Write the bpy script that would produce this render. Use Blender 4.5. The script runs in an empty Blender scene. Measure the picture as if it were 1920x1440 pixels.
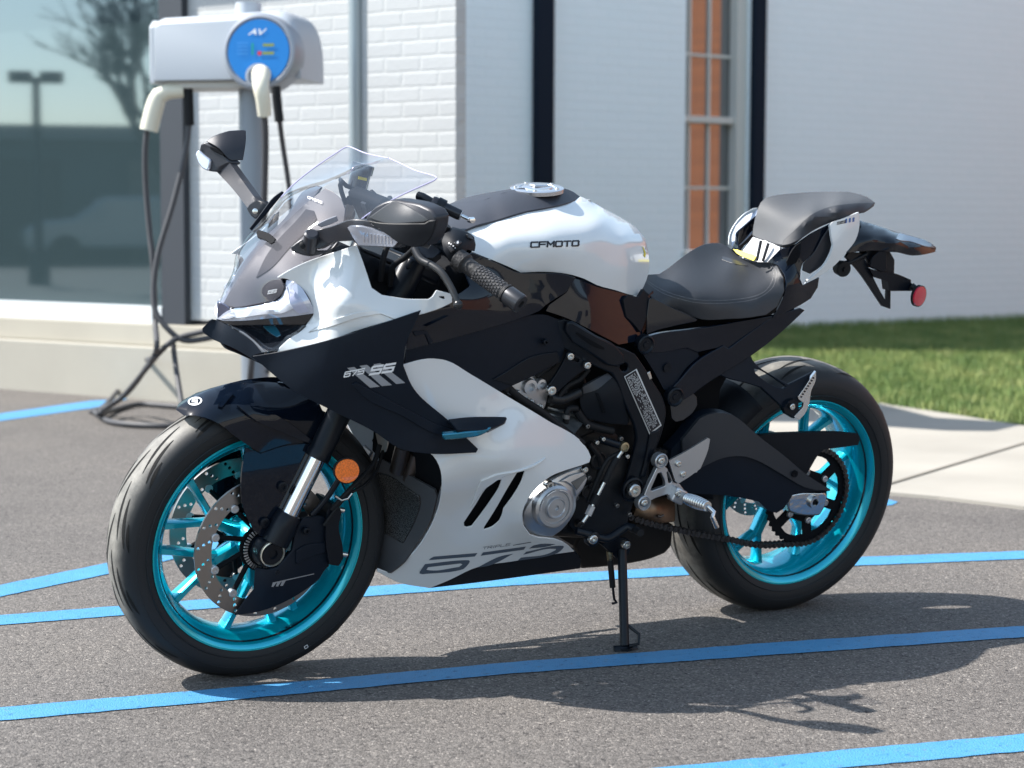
import bpy, bmesh, math, random
import numpy as np
from mathutils import Vector, Matrix
from mathutils.geometry import delaunay_2d_cdt
random.seed(7)
scene = bpy.context.scene
COL = scene.collection
rad = math.radians

# ------------------------------------------------------------------ camera
CX, CY, CZ, YAW, PIT, ROL, FPX, LEAN = -2.304104, -3.731657, 0.946572, -0.546956, 0.083843, 0.003012, 3634.41, 0.183747
cam_d = bpy.data.cameras.new('camera')
cam = bpy.data.objects.new('camera', cam_d); COL.objects.link(cam)
cam.matrix_world = Matrix.Translation((CX, CY, CZ)) @ Matrix.Rotation(YAW, 4, 'Z') @ Matrix.Rotation(math.pi/2 - PIT, 4, 'X') @ Matrix.Rotation(ROL, 4, 'Z')
cam_d.sensor_width = 36.0
cam_d.lens = FPX/1920*36
cam_d.clip_start = 0.1; cam_d.clip_end = 600
cam_d.dof.use_dof = True
cam_d.dof.focus_distance = 4.12
cam_d.dof.aperture_fstop = 4.6
scene.camera = cam

# ------------------------------------------------------------------ sky, sun, exposure
SUN = Vector((-0.70, 0.49, 1.0)).normalized()          # towards the sun
sun_el = math.asin(SUN.z); sun_az = math.atan2(SUN.x, SUN.y)
w = bpy.data.worlds.new('World'); scene.world = w; w.use_nodes = True
nt = w.node_tree; bg = nt.nodes['Background']
sky = nt.nodes.new('ShaderNodeTexSky'); sky.sky_type = 'NISHITA'; sky.sun_disc = False
sky.sun_elevation = sun_el; sky.sun_rotation = sun_az
sky.air_density = 1.0; sky.dust_density = .6; sky.ozone_density = .6
hs = nt.nodes.new('ShaderNodeHueSaturation'); hs.inputs['Hue'].default_value = .485; hs.inputs['Saturation'].default_value = .80
nt.links.new(sky.outputs[0], hs.inputs['Color']); nt.links.new(hs.outputs[0], bg.inputs['Color']); bg.inputs['Strength'].default_value = 0.142
sd_ = bpy.data.lights.new('sun', 'SUN'); sd_.energy = 4.5; sd_.angle = rad(0.53); sd_.color = (1.0, 0.955, 0.89)
so = bpy.data.objects.new('sun', sd_); COL.objects.link(so)
so.rotation_euler = SUN.to_track_quat('Z', 'Y').to_euler()
vs = scene.view_settings
vs.view_transform = 'Standard'; vs.look = 'None'; vs.exposure = 1.18; vs.gamma = 1.0
try: vs.use_curve_mapping = False
except Exception: pass
scene.cycles.use_denoising = True
scene.cycles.max_bounces = 10; scene.cycles.transparent_max_bounces = 16
scene.cycles.sample_clamp_indirect = 6.0

# ------------------------------------------------------------------ projection helpers
YAWM = Matrix.Rotation(YAW, 3, 'Z')
CAMP = Vector((CX, CY, CZ))
def ray(px, py):
    x = px-960; y = py-720
    c, s = math.cos(ROL), math.sin(ROL)
    x, y = x*c+y*s, -x*s+y*c
    X = x/FPX; U = -y/FPX
    c, s = math.cos(PIT), math.sin(PIT)
    return YAWM @ Vector((X, c+U*s, -s+U*c))
def G(px, py, z=0.0):                      # point on a level plane
    d = ray(px, py); t = (z-CZ)/d.z
    return CAMP + d*t
LI = Matrix.Rotation(LEAN, 3, 'X').transposed()
CAML = LI @ CAMP
def L(px, py, y):                          # bike frame point at a lateral offset y
    d = LI @ ray(px, py); t = (y-CAML.y)/d.y
    return CAML + d*t
FWD = Vector((-math.sin(YAW), math.cos(YAW), 0)); RGT = Vector((math.cos(YAW), math.sin(YAW), 0))
def cw(X, Z, z=0.0):                       # metres right / ahead of the camera
    p = CAMP + RGT*X + FWD*Z
    return Vector((p.x, p.y, z))

# ------------------------------------------------------------------ materials
MATS = {}
def mat(name, col=(.5,.5,.5), rough=.5, metal=0.0, coat=0.0, coat_r=.03, spec=.5, trans=0.0, ior=1.45, bump=None, noise=None, emis=None, alpha=1.0):
    if name in MATS: return MATS[name]
    m = bpy.data.materials.new(name); m.use_nodes = True
    n = m.node_tree; b = n.nodes['Principled BSDF']
    b.inputs['Base Color'].default_value = (*col, 1)
    b.inputs['Roughness'].default_value = rough; b.inputs['Metallic'].default_value = metal
    b.inputs['Coat Weight'].default_value = coat; b.inputs['Coat Roughness'].default_value = coat_r
    b.inputs['Specular IOR Level'].default_value = spec
    b.inputs['Transmission Weight'].default_value = trans; b.inputs['IOR'].default_value = ior
    b.inputs['Alpha'].default_value = alpha
    tc = n.nodes.new('ShaderNodeTexCoord')
    if noise:                               # (scale, amount, detail): colour variation
        t = n.nodes.new('ShaderNodeTexNoise'); t.inputs['Scale'].default_value = noise[0]; t.inputs['Detail'].default_value = noise[2] if len(noise) > 2 else 4
        n.links.new(tc.outputs['Object'], t.inputs['Vector'])
        r = n.nodes.new('ShaderNodeMapRange'); r.inputs[1].default_value = .25; r.inputs[2].default_value = .75
        r.inputs[3].default_value = 1-noise[1]; r.inputs[4].default_value = 1+noise[1]
        n.links.new(t.outputs['Fac'], r.inputs[0])
        v = n.nodes.new('ShaderNodeVectorMath'); v.operation = 'SCALE'; v.inputs[0].default_value = col
        n.links.new(r.outputs[0], v.inputs['Scale']); n.links.new(v.outputs[0], b.inputs['Base Color'])
    if bump:                                # (scale, strength, distance)
        t = n.nodes.new('ShaderNodeTexNoise'); t.inputs['Scale'].default_value = bump[0]; t.inputs['Detail'].default_value = 3
        n.links.new(tc.outputs['Object'], t.inputs['Vector'])
        u = n.nodes.new('ShaderNodeBump'); u.inputs['Strength'].default_value = bump[1]; u.inputs['Distance'].default_value = bump[2]
        n.links.new(t.outputs['Fac'], u.inputs['Height']); n.links.new(u.outputs[0], b.inputs['Normal'])
    if emis:
        b.inputs['Emission Color'].default_value = (*emis[:3], 1); b.inputs['Emission Strength'].default_value = emis[3]
    MATS[name] = m
    return m
def nodes(m): return m.node_tree, m.node_tree.nodes['Principled BSDF']

WHITE = mat('white gloss paint', (.66,.68,.69), .20, 0, 1.0, .02)
BLACKG = mat('black gloss paint', (.003,.006,.013), .10, 0, .42, .012, spec=.15)
BLACKM = mat('matte black paint', (.005,.0090,.0165), .46, 0, 0, spec=.2, noise=(60,.08))
PLAST = mat('grained black plastic', (.006,.008,.012), .52, 0, spec=.2, bump=(1500,.25,.0004))
CHARC = mat('charcoal metallic plastic', (.030,.031,.038), .36, .3, bump=(1800,.15,.0003))
DARK = mat('dark void metal', (.004,.005,.007), .7, spec=.12)
FRAME = mat('black frame enamel', (.004,.0065,.011), .36, 0, .06, .2, spec=.22, bump=(400,.12,.0004))
CYAN = mat('cyan anodised paint', (.0,.42,.56), .22, .52, .7, .04)
CYANL = mat('cyan edge paint', (.0,.50,.58), .25, .5, .5, .05)
CHROME = mat('chrome', (.75,.76,.78), .10, 1.0)
ALU = mat('cast silver aluminium', (.50,.51,.53), .36, .85, bump=(900,.15,.0004))
STEEL = mat('bolt steel', (.62,.62,.60), .25, 1.0)
DISC = mat('brushed disc steel', (.30,.285,.275), .33, 1.0)
RUBBERB = mat('black rubber', (.009,.010,.012), .6, spec=.25)
EXH = mat('heat tinted exhaust steel', (.20,.14,.10), .35, .9, noise=(14,.45))
EXHD = mat('dark exhaust box', (.022,.02,.02), .45, .5, noise=(10,.3))
SEAT = mat('seat vinyl', (.024,.026,.031), .5, bump=(1100,.5,.0006))
GREYDEC = mat('grey decal', (.075,.095,.125), .4)
SILVDEC = mat('silver decal', (.30,.31,.33), .35, .3)
WHDEC = mat('white decal', (.75,.76,.78), .4)
BLKDEC = mat('black decal', (.006,.006,.012), .35)
ORANGE = mat('amber reflector', (.85,.17,.01), .16, 0, 1.0, .03, bump=(900,.6,.001), noise=(300,.35))
RED = mat('red reflector', (.55,.02,.05), .15, 0, 1.0, .03, bump=(900,.5,.001))
YEL = mat('yellow label', (.75,.62,.02), .5)
CHAIN = mat('chain steel', (.075,.072,.072), .42, .85)
LENSC = mat('clear lens', (.52,.55,.64), .12, .6, 1.0, .02, bump=(260,.15,.002))
LENSD = mat('dark headlamp lens', (.008,.010,.014), .05, 0, 1.0, .01)
SILVP = mat('silver painted body', (.42,.45,.49), .48, .1)

# ------------------------------------------------------------------ object helpers
def link(name, me, parent=None, m=None, smooth=30):
    o = bpy.data.objects.new(name, me); COL.objects.link(o)
    if m is not None and not me.materials: me.materials.append(m)
    if parent is not None: o.parent = parent
    if smooth:
        me.shade_smooth(); me.set_sharp_from_angle(angle=rad(smooth))
    return o
def from_bm(name, bm, parent=None, m=None, smooth=30, bev=0, seg=2):
    bmesh.ops.recalc_face_normals(bm, faces=bm.faces) if smooth != -1 else None
    me = bpy.data.meshes.new(name); bm.to_mesh(me); bm.free()
    o = link(name, me, parent, m, 30 if smooth == -1 else smooth)
    if bev:
        b = o.modifiers.new('bevel', 'BEVEL'); b.width = bev; b.segments = seg; b.limit_method = 'ANGLE'; b.angle_limit = rad(40); b.harden_normals = False
    return o
def thing(name, label, cat, loc=(0,0,0), rot=(0,0,0), group=None):
    o = bpy.data.objects.new(name, None); COL.objects.link(o)
    o.location = loc; o.rotation_euler = rot; o['label'] = label; o['category'] = cat
    if group: o['group'] = group
    return o
def tag(o, label=None, cat=None, group=None, kind=None):
    if label: o['label'] = label
    if cat: o['category'] = cat
    if group: o['group'] = group
    if kind: o['kind'] = kind
    return o
def bbox(bm, c, s, R=None):                 # box: centre, size
    r = bmesh.ops.create_cube(bm, size=1.0)
    M = Matrix.Translation(c) @ (R.to_4x4() if R else Matrix()) @ Matrix.Diagonal((*s, 1))
    bmesh.ops.transform(bm, matrix=M, verts=r['verts']); return r['verts']
def box(name, c, s, m, parent=None, R=None, bev=0.0):
    bm = bmesh.new(); bbox(bm, c, s, R); return from_bm(name, bm, parent, m, 30, bev)
def basis(axis):
    a = Vector(axis).normalized()
    u = a.orthogonal().normalized(); return a, u, a.cross(u)
def blathe(bm, c, axis, prof, n=48, cap=True):   # prof: (distance along axis, radius)
    a, u, v = basis(axis); c = Vector(c); rings = []
    for t, r in prof:
        rings.append([bm.verts.new(c + a*t + (u*math.cos(2*math.pi*k/n) + v*math.sin(2*math.pi*k/n))*max(r, 1e-5)) for k in range(n)])
    for A, B in zip(rings, rings[1:]):
        for k in range(n): bm.faces.new((A[k], A[(k+1) % n], B[(k+1) % n], B[k]))
    if cap: bm.faces.new(rings[0]); bm.faces.new(rings[-1][::-1])
def lathe(name, c, axis, prof, m, parent=None, n=48, cap=True, smooth=35):
    bm = bmesh.new(); blathe(bm, c, axis, prof, n, cap); return from_bm(name, bm, parent, m, smooth)
def crspline(pts, step=.01, closed=False):
    P = [Vector(p) for p in pts]; n = len(P); out = []
    rng = n if closed else n-1
    for i in range(rng):
        p0 = P[(i-1) % n] if (closed or i) else P[0]*2-P[1]
        p1 = P[i]; p2 = P[(i+1) % n]
        p3 = P[(i+2) % n] if (closed or i+2 < n) else P[-1]*2-P[-2]
        k = max(1, int((p2-p1).length/step))
        for j in range(k):
            t = j/k
            out.append(.5*((2*p1)+(p2-p0)*t+(2*p0-5*p1+4*p2-p3)*t*t+(3*p1-p0-3*p2+p3)*t**3))
    if not closed: out.append(P[-1])
    return out
def btube(bm, pts, r, n=10, spline=True, step=.012, flat=1.0):
    P = crspline(pts, step) if spline and len(pts) > 2 else [Vector(p) for p in pts]
    m_ = len(P)
    rr = r if callable(r) else ((lambda t: r[0]+(r[-1]-r[0])*t) if isinstance(r, (list, tuple)) else (lambda t: r))
    T = [(P[min(i+1, m_-1)]-P[max(i-1, 0)]).normalized() for i in range(m_)]
    u = T[0].orthogonal().normalized(); rings = []
    for i in range(m_):
        u = (u - T[i]*u.dot(T[i])).normalized(); v = T[i].cross(u); q = rr(i/(m_-1))
        rings.append([bm.verts.new(P[i] + u*math.cos(2*math.pi*k/n)*q + v*math.sin(2*math.pi*k/n)*q*flat) for k in range(n)])
    for A, B in zip(rings, rings[1:]):
        for k in range(n): bm.faces.new((A[k], A[(k+1) % n], B[(k+1) % n], B[k]))
    bm.faces.new(rings[0][::-1]); bm.faces.new(rings[-1])
def tube(name, pts, r, m, parent=None, n=12, spline=True, step=.012, flat=1.0):
    bm = bmesh.new(); btube(bm, pts, r, n, spline, step, flat); return from_bm(name, bm, parent, m, 40)
def bolt(name, p, r, parent, axis=(0,-1,0), m=None, h=.006):
    bm = bmesh.new()
    blathe(bm, p, axis, [(-.004,r*.95),(h*.6,r),(h*.95,r*.86),(h,r*.8),(h,r*.42),(h*.3,r*.40),(h*.3,.0002)], 20)
    return from_bm(name, bm, parent, m or STEEL, 35)

# ---- 2-D outline tools
def smooth_outline(pts, step, corner=38):
    P = [np.array(p[:2], float) for p in pts]; n = len(P); out = []
    def tan(i):
        a = P[i]-P[i-1]; b = P[(i+1) % n]-P[i]
        la, lb = np.linalg.norm(a)+1e-9, np.linalg.norm(b)+1e-9
        c = np.dot(a, b)/la/lb
        if c < math.cos(rad(corner)): return None
        t = a/la*lb+b/lb*la; return t/(np.linalg.norm(t)+1e-9)
    T = [tan(i) for i in range(n)]
    for i in range(n):
        a, b = P[i], P[(i+1) % n]; d = b-a; l = np.linalg.norm(d); k = max(1, int(round(l/step)))
        ta = T[i]*l if T[i] is not None else d; tb = T[(i+1) % n]*l if T[(i+1) % n] is not None else d
        for j in range(k):
            t = j/k
            out.append((2*t**3-3*t*t+1)*a+(t**3-2*t*t+t)*ta+(-2*t**3+3*t*t)*b+(t**3-t*t)*tb)
    return np.array(out)
def inside(poly, q):
    x, y = q[:, 0], q[:, 1]; r = np.zeros(len(q), bool); j = len(poly)-1
    for i in range(len(poly)):
        xi, yi = poly[i]; xj, yj = poly[j]
        c = ((yi > y) != (yj > y)) & (x < (xj-xi)*(y-yi)/((yj-yi) or 1e-12)+xi); r ^= c; j = i
    return r
def cdt(loops, h):
    """triangulate loops[0] with holes loops[1:], interior points every h. Returns 2-D points, triangles."""
    V = np.concatenate(loops); E = []; s = 0
    for lp in loops:
        n = len(lp); E += [(s+i, s+(i+1) % n) for i in range(n)]; s += n
    if h:
        lo, hi = V.min(0), V.max(0)
        gx = np.arange(lo[0]+h*.5, hi[0], h); gy = np.arange(lo[1]+h*.43, hi[1], h*.866)
        g = np.array([(x+(h*.5 if k % 2 else 0), y) for k, y in enumerate(gy) for x in gx])
        if len(g):
            ok = inside(loops[0], g)
            for lp in loops[1:]: ok &= ~inside(lp, g)
            g = g[ok]
            if len(g):
                d = np.min(np.linalg.norm(g[:, None]-V[None], axis=2), axis=1); g = g[d > h*.55]
                V = np.concatenate([V, g])
    r = delaunay_2d_cdt([Vector(v) for v in V], E, [], 0, 1e-6)
    W = np.array([tuple(v) for v in r[0]]); F = [tuple(f) for f in r[2]]
    c = np.array([W[list(f)].mean(0) for f in F]); ok = inside(loops[0], c)
    for lp in loops[1:]: ok &= ~inside(lp, c)
    return W, [f for f, k in zip(F, ok) if k]
class TPS:
    def __init__(self, P, lam=1e-4):
        P = np.array(P, float); self.c = P[:, :2].mean(0); self.s = max(1, np.abs(P[:, :2]-self.c).max())
        X = (P[:, :2]-self.c)/self.s; v = P[:, 2]; n = len(X); self.X = X; self.m = v.mean()
        if n < 3: self.w = None; return
        K = self.k(np.linalg.norm(X[:, None]-X[None], axis=2)) + np.eye(n)*lam
        A = np.zeros((n+3, n+3)); A[:n, :n] = K; A[:n, n] = 1; A[:n, n+1:] = X; A[n, :n] = 1; A[n+1:, :n] = X.T
        A += np.eye(n+3)*1e-9
        self.w = np.linalg.solve(A, np.concatenate([v, np.zeros(3)]))
    @staticmethod
    def k(r): return r*r*np.log(r+1e-9)
    def __call__(self, Q):
        Q = np.atleast_2d(np.array(Q, float))[:, :2]
        if self.w is None: return np.full(len(Q), self.m)
        X = (Q-self.c)/self.s; n = len(self.X)
        return self.k(np.linalg.norm(X[:, None]-self.X[None], axis=2)) @ self.w[:n] + self.w[n] + X @ self.w[n+1:]
FR = {'P': (0,0,1), 'K': (700,980,4.5714), 'N': (360,520,6.857), 'A': (340,220,3.42857), 'B': (740,320,3.42857), 'C': (180,680,3.42857), 'D': (180,860,3.42857), 'E': (660,640,3.42857),
      'F': (900,560,3.42857), 'G': (1000,820,3.42857), 'H': (1220,640,2.77), 'I': (1180,320,3.2)}
def fr(f, pts):
    ox, oy, s = FR[f]
    return [(p[0]/s+ox, p[1]/s+oy, *p[2:]) for p in pts]
SURF = {}
def panel(name, f, outline, ctrl=(), m=None, holes=(), thick=.004, parent=None, join=False, h=9, corner=24, bridge=.0, key=None, bev=.0012, off=0.0, smooth=40, y=None, in_dir=None, base=None, step=None):
    """A shell whose outline is given in source pixels and whose lateral depth (y, metres) is interpolated.
    join: weld with its mirror image (centre line at y=0)."""
    O = fr(f, outline); C = fr(f, ctrl)
    cps = [p for p in O+list(C) if len(p) > 2]
    if base is not None: S = SURF[base]
    else: S = TPS(cps) if y is None else TPS([(0,0,y)])
    if key: SURF[key] = S
    loops = [smooth_outline(O, step or h, corner)] + [smooth_outline(fr(f, hl), (step or h)*.7, corner) for hl in holes]
    W, F = cdt(loops, h)
    Y = S(W)
    if join: Z0 = np.abs(Y) < .0015; Y = np.minimum(Y+off, 0.0); Y[Z0] = 0.0
    else: Y = Y+off
    P = [L(w_[0], w_[1], y_) for w_, y_ in zip(W, Y)]
    bm = bmesh.new(); vs_ = [bm.verts.new(p) for p in P]
    for t in F:
        a, b, c = (P[i] for i in t)
        nrm = (b-a).cross(c-a); mid = (a+b+c)/3
        t = t if nrm.dot(CAML-mid) > 0 else t[::-1]
        try: bm.faces.new([vs_[i] for i in t])
        except ValueError: pass
    if join:
        bm.verts.ensure_lookup_table(); mm = {}
        edges = [e for e in bm.edges if e.is_boundary]
        for v in list(bm.verts): mm[v] = v if v.co.y == 0.0 else bm.verts.new((v.co.x, -v.co.y, v.co.z))
        for fc in list(bm.faces):
            try: bm.faces.new([mm[v] for v in fc.verts][::-1])
            except ValueError: pass
        for e in edges:
            a, b = e.verts
            if bridge and (abs(a.co.y) < bridge and abs(b.co.y) < bridge) and (a.co.y or b.co.y):
                lf = e.link_faces[0] if e.link_faces else None
                q = [b, a, mm[a], mm[b]] if lf and True else None
                for lp in (lf.loops if lf else []):
                    if lp.edge == e: q = [lp.link_loop_next.vert, lp.vert, mm[lp.vert], mm[lp.link_loop_next.vert]]
                qq = []
                for v in q:
                    if v not in qq: qq.append(v)
                if len(qq) > 2:
                    try: bm.faces.new(qq)
                    except ValueError: pass
    bmesh.ops.delete(bm, geom=[v for v in bm.verts if not v.link_faces], context='VERTS')
    if thick:
        bm.normal_update()
        nm = {v: v.normal.copy() for v in bm.verts}
        if in_dir is not None:
            dv = Vector(in_dir)
            bk = {v: bm.verts.new(v.co + dv*thick) for v in list(bm.verts)}
        else: bk = {v: bm.verts.new(v.co - nm[v]*thick) for v in list(bm.verts)}
        be = []
        for fc in list(bm.faces):
            for lp in fc.loops:
                if lp.edge.is_boundary: be.append((lp.vert, lp.link_loop_next.vert))
        fs = list(bm.faces)
        for fc in fs: bm.faces.new([bk[v] for v in fc.verts][::-1])
        for a, b in be: bm.faces.new((b, a, bk[a], bk[b]))
    me = bpy.data.meshes.new(name); bm.to_mesh(me); bm.free()
    o = link(name, me, parent, m, smooth)
    if bev and thick:
        b = o.modifiers.new('bevel', 'BEVEL'); b.width = bev; b.segments = 2; b.limit_method = 'ANGLE'; b.angle_limit = rad(50)
    return o
def mirror(o, label=None):
    c = o.copy(); COL.objects.link(c); c.scale = (1, -1, 1)
    if o.parent: c.parent = o.parent
    for ch in list(o.children):
        d = ch.copy(); COL.objects.link(d); d.parent = c
    return c
def plate(name, outer, holes, y0, thick, m, parent=None, bev=.0008, h=None):
    """flat plate in the local x-z plane, from y0 (outer face) inwards by thick."""
    W, F = cdt([np.array(outer)]+[np.array(q) for q in holes], h)
    bm = bmesh.new(); a = [bm.verts.new((w_[0], y0, w_[1])) for w_ in W]; b = [bm.verts.new((w_[0], y0+thick, w_[1])) for w_ in W]
    fs = []
    for t in F:
        fs.append(bm.faces.new([a[i] for i in t])); bm.faces.new([b[i] for i in t][::-1])
    cnt = {}
    for t in F:
        for i in range(3):
            e = (t[i], t[(i+1) % 3]); cnt[tuple(sorted(e))] = cnt.get(tuple(sorted(e)), []) + [e]
    for k, v in cnt.items():
        if len(v) == 1:
            i, j = v[0]; bm.faces.new((a[j], a[i], b[i], b[j]))
    return from_bm(name, bm, parent, m, 30, bev)
def circ(cx, cz, r, n=64, a0=0.0): return [(cx+r*math.cos(a0+2*math.pi*k/n), cz+r*math.sin(a0+2*math.pi*k/n)) for k in range(n)]

# ---- stroke lettering
GL = {'C': [[(1,1),(.12,1),(0,.85),(0,.15),(.12,0),(1,0)]], 'F': [[(0,0),(0,1),(1,1)],[(0,.5),(.9,.5)]],
 'M': [[(0,0),(0,1),(.5,.38),(1,1),(1,0)]], 'O': [[(.12,0),(0,.15),(0,.85),(.12,1),(.88,1),(1,.85),(1,.15),(.88,0),(.12,0)]],
 'T': [[(0,1),(1,1)],[(.5,1),(.5,0)]], '6': [[(1,1),(.1,1),(0,.85),(0,.15),(.1,0),(.9,0),(1,.12),(1,.55),(0,.55)]],
 '7': [[(0,1),(1,1),(.4,0)]], '5': [[(1,1),(0,1),(0,.55),(.92,.55),(1,.45),(1,.1),(.92,0),(0,0)]],
 'S': [[(1,1),(.08,1),(0,.9),(0,.55),(1,.5),(1,.1),(.92,0),(0,0)]], 'R': [[(0,0),(0,1),(.95,1),(.95,.5),(0,.5)],[(.5,.5),(1,0)]],
 'I': [[(.5,0),(.5,1)]], 'P': [[(0,0),(0,1),(.95,1),(.95,.45),(0,.45)]], 'L': [[(0,1),(0,0),(1,0)]],
 'E': [[(1,1),(0,1),(0,0),(1,0)],[(0,.5),(.9,.5)]], 'A': [[(0,0),(.5,1),(1,0)],[(.25,.4),(.75,.4)]], 'V': [[(0,1),(.5,0),(1,1)]],
 'X': [[(0,0),(1,1)],[(0,1),(1,0)]], '-': [[(0,.5),(1,.5)]], 'D': [[(0,0),(0,1),(.85,1),(1,.85),(1,.15),(.85,0),(0,0)]], 'G': [[(1,1),(0,1),(0,0),(1,0),(1,.5),(.5,.5)]], ' ': []}
def strokes(bm, text, T, lw=.16, gap=.28, wide=1.2, z0=.0, height=1.0):
    """T maps (u, v, lift) in letter heights to a 3-D point"""
    u = 0; k = 0
    for ch in text:
        wd = wide*(.35 if ch == 'I' else 1)
        for pl_ in GL.get(ch, []):
            q = [np.array((u+p[0]*wd, p[1]*height)) for p in pl_]
            for a, b in zip(q, q[1:]):
                d = (b-a); l = np.linalg.norm(d); d = d/l; nn = np.array((-d[1], d[0]))*lw/2; e = d*lw/2
                nsub = max(1, int(l/.35)); k += 1; lift = (k % 5)*.00006
                for j in range(nsub):
                    s0, s1 = a+(b-a)*j/nsub, a+(b-a)*(j+1)/nsub
                    if j == 0: s0 = s0-e
                    if j == nsub-1: s1 = s1+e
                    bm.faces.new([bm.verts.new(T(x[0], x[1], lift)) for x in (s0-nn, s1-nn, s1+nn, s0+nn)])
        u += wd+gap
    return u
def decal(name, text, f, p0, du, dv, base, m, parent, lw=.16, gap=.28, wide=1.2, lift=.0007):
    """p0 baseline start, du = pixels per letter height along the line, dv = pixels per letter height up (in frame f)"""
    ox, oy, s = FR[f]; S = SURF[base]
    def T(u, v, l):
        x = (p0[0]+du[0]*u+dv[0]*v)/s+ox; y_ = (p0[1]+du[1]*u+dv[1]*v)/s+oy
        return L(x, y_, float(S([(x, y_)])[0])-lift-l)
    bm = bmesh.new(); strokes(bm, text, T, lw, gap, wide)
    o = from_bm(name, bm, parent, m, 0); return o
def patchdecal(name, f, polys, base, m, parent, lift=.0006, h=9):
    S = SURF[base]; bm = bmesh.new()
    for k, pl_ in enumerate(polys):
        O = fr(f, pl_); W, F = cdt([smooth_outline(O, h, 20)], h); Y = S(W)
        vv = [bm.verts.new(L(a[0], a[1], y_-lift)) for a, y_ in zip(W, Y)]
        for t in F: bm.faces.new([vv[i] for i in t])
    return from_bm(name, bm, parent, m, 0)
# ================================================================== SETTING
def sheet(name, pts, m, z=0.0, kind='structure', sub=0):
    bm = bmesh.new(); vv = [bm.verts.new((p[0], p[1], z if len(p) < 3 or z is not None else p[2])) for p in pts]; bm.faces.new(vv)
    o = from_bm(name, bm, None, m, 0); 
    if kind: o['kind'] = kind
    return o
# asphalt
asph = mat('asphalt', (.11,.10,.10), .85)
n_, b_ = nodes(asph)
tc = n_.nodes.new('ShaderNodeTexCoord')
def tex(n_, kind, scale, vec, **k):
    t = n_.nodes.new(kind); t.inputs['Scale'].default_value = scale; n_.links.new(vec, t.inputs['Vector'])
    for a, v in k.items(): t.inputs[a].default_value = v
    return t
def ramp(n_, fac, stops, interp='LINEAR'):
    r = n_.nodes.new('ShaderNodeValToRGB'); r.color_ramp.interpolation = interp
    while len(r.color_ramp.elements) < len(stops): r.color_ramp.elements.new(.5)
    for e, (p, c) in zip(r.color_ramp.elements, stops): e.position = p; e.color = (*c, 1)
    n_.links.new(fac, r.inputs[0]); return r
def mix(n_, fac, a, b, mode='MIX'):
    x = n_.nodes.new('ShaderNodeMix'); x.data_type = 'RGBA'; x.blend_type = mode
    if isinstance(fac, (int, float)): x.inputs[0].default_value = fac
    else: n_.links.new(fac, x.inputs[0])
    for s, v in ((6, a), (7, b)):
        if isinstance(v, tuple): x.inputs[s].default_value = (*v, 1)
        else: n_.links.new(v, x.inputs[s])
    return x.outputs[2]
def asphalt_nodes(m, paint=None):
    n_, b_ = nodes(m); tc = n_.nodes.new('ShaderNodeTexCoord'); v = tc.outputs['Object']
    vor = tex(n_, 'ShaderNodeTexVoronoi', 240, v); vor2 = tex(n_, 'ShaderNodeTexVoronoi', 330, v); big = tex(n_, 'ShaderNodeTexNoise', .9, v, Detail=8.0, Roughness=.65)
    mid = tex(n_, 'ShaderNodeTexNoise', 55, v, Detail=4.0, Roughness=.7)
    stone = ramp(n_, vor.outputs['Color'], [(0,(.056,.052,.049)),(.45,(.106,.097,.091)),(.8,(.160,.146,.136)),(1,(.34,.31,.28))])
    bigr = ramp(n_, big.outputs['Fac'], [(.3,(.78,.78,.79)),(.5,(1,1,1)),(.7,(1.13,1.11,1.08))])
    pit = ramp(n_, mid.outputs['Fac'], [(.34,(.30,.30,.32)),(.44,(1,1,1))])
    c = mix(n_, 1.0, stone.outputs[0], bigr.outputs[0], 'MULTIPLY'); c = mix(n_, 1.0, c, pit.outputs[0], 'MULTIPLY')
    if paint:
        pw_ = ramp(n_, tex(n_, 'ShaderNodeTexNoise', 38, v, Detail=8.0, Roughness=.8).outputs['Fac'], [(.33,(.25,.25,.25)),(.43,(.88,.88,.88))]); c = mix(n_, pw_.outputs[0], c, paint)
        pr = ramp(n_, mid.outputs['Fac'], [(.30,(.45,.45,.5)),(.40,(1,1,1))]); c = mix(n_, 1.0, c, pr.outputs[0], 'MULTIPLY')
        wr = tex(n_, 'ShaderNodeTexNoise', 7, v, Detail=6.0, Roughness=.75); wrr = ramp(n_, wr.outputs['Fac'], [(.35,(.88,.9,.92)),(.6,(1,1,1)),(.72,(1.15,1.08,1.02))]); c = mix(n_, 1.0, c, wrr.outputs[0], 'MULTIPLY')
    n_.links.new(c, b_.inputs['Base Color'])
    ad = n_.nodes.new('ShaderNodeMath'); ad.operation = 'ADD'; n_.links.new(vor.outputs['Distance'], ad.inputs[0]); n_.links.new(vor2.outputs['Distance'], ad.inputs[1])
    ad2 = n_.nodes.new('ShaderNodeMath'); ad2.operation = 'SUBTRACT'; n_.links.new(mid.outputs['Fac'], ad2.inputs[0]); n_.links.new(ad.outputs[0], ad2.inputs[1])
    bp = n_.nodes.new('ShaderNodeBump'); bp.inputs['Strength'].default_value = .55 if not paint else .4; bp.inputs['Distance'].default_value = .004
    n_.links.new(ad2.outputs[0], bp.inputs['Height']); n_.links.new(bp.outputs[0], b_.inputs['Normal'])
    b_.inputs['Specular IOR Level'].default_value = .35
asphalt_nodes(asph)
BLUE = mat('blue parking paint', (.03,.20,.62), .6); asphalt_nodes(BLUE, (.055,.26,.50))
sheet('asphalt_ground', [(-150,-120),(150,-120),(150,120),(-150,120)], asph, 0.0)
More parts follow.
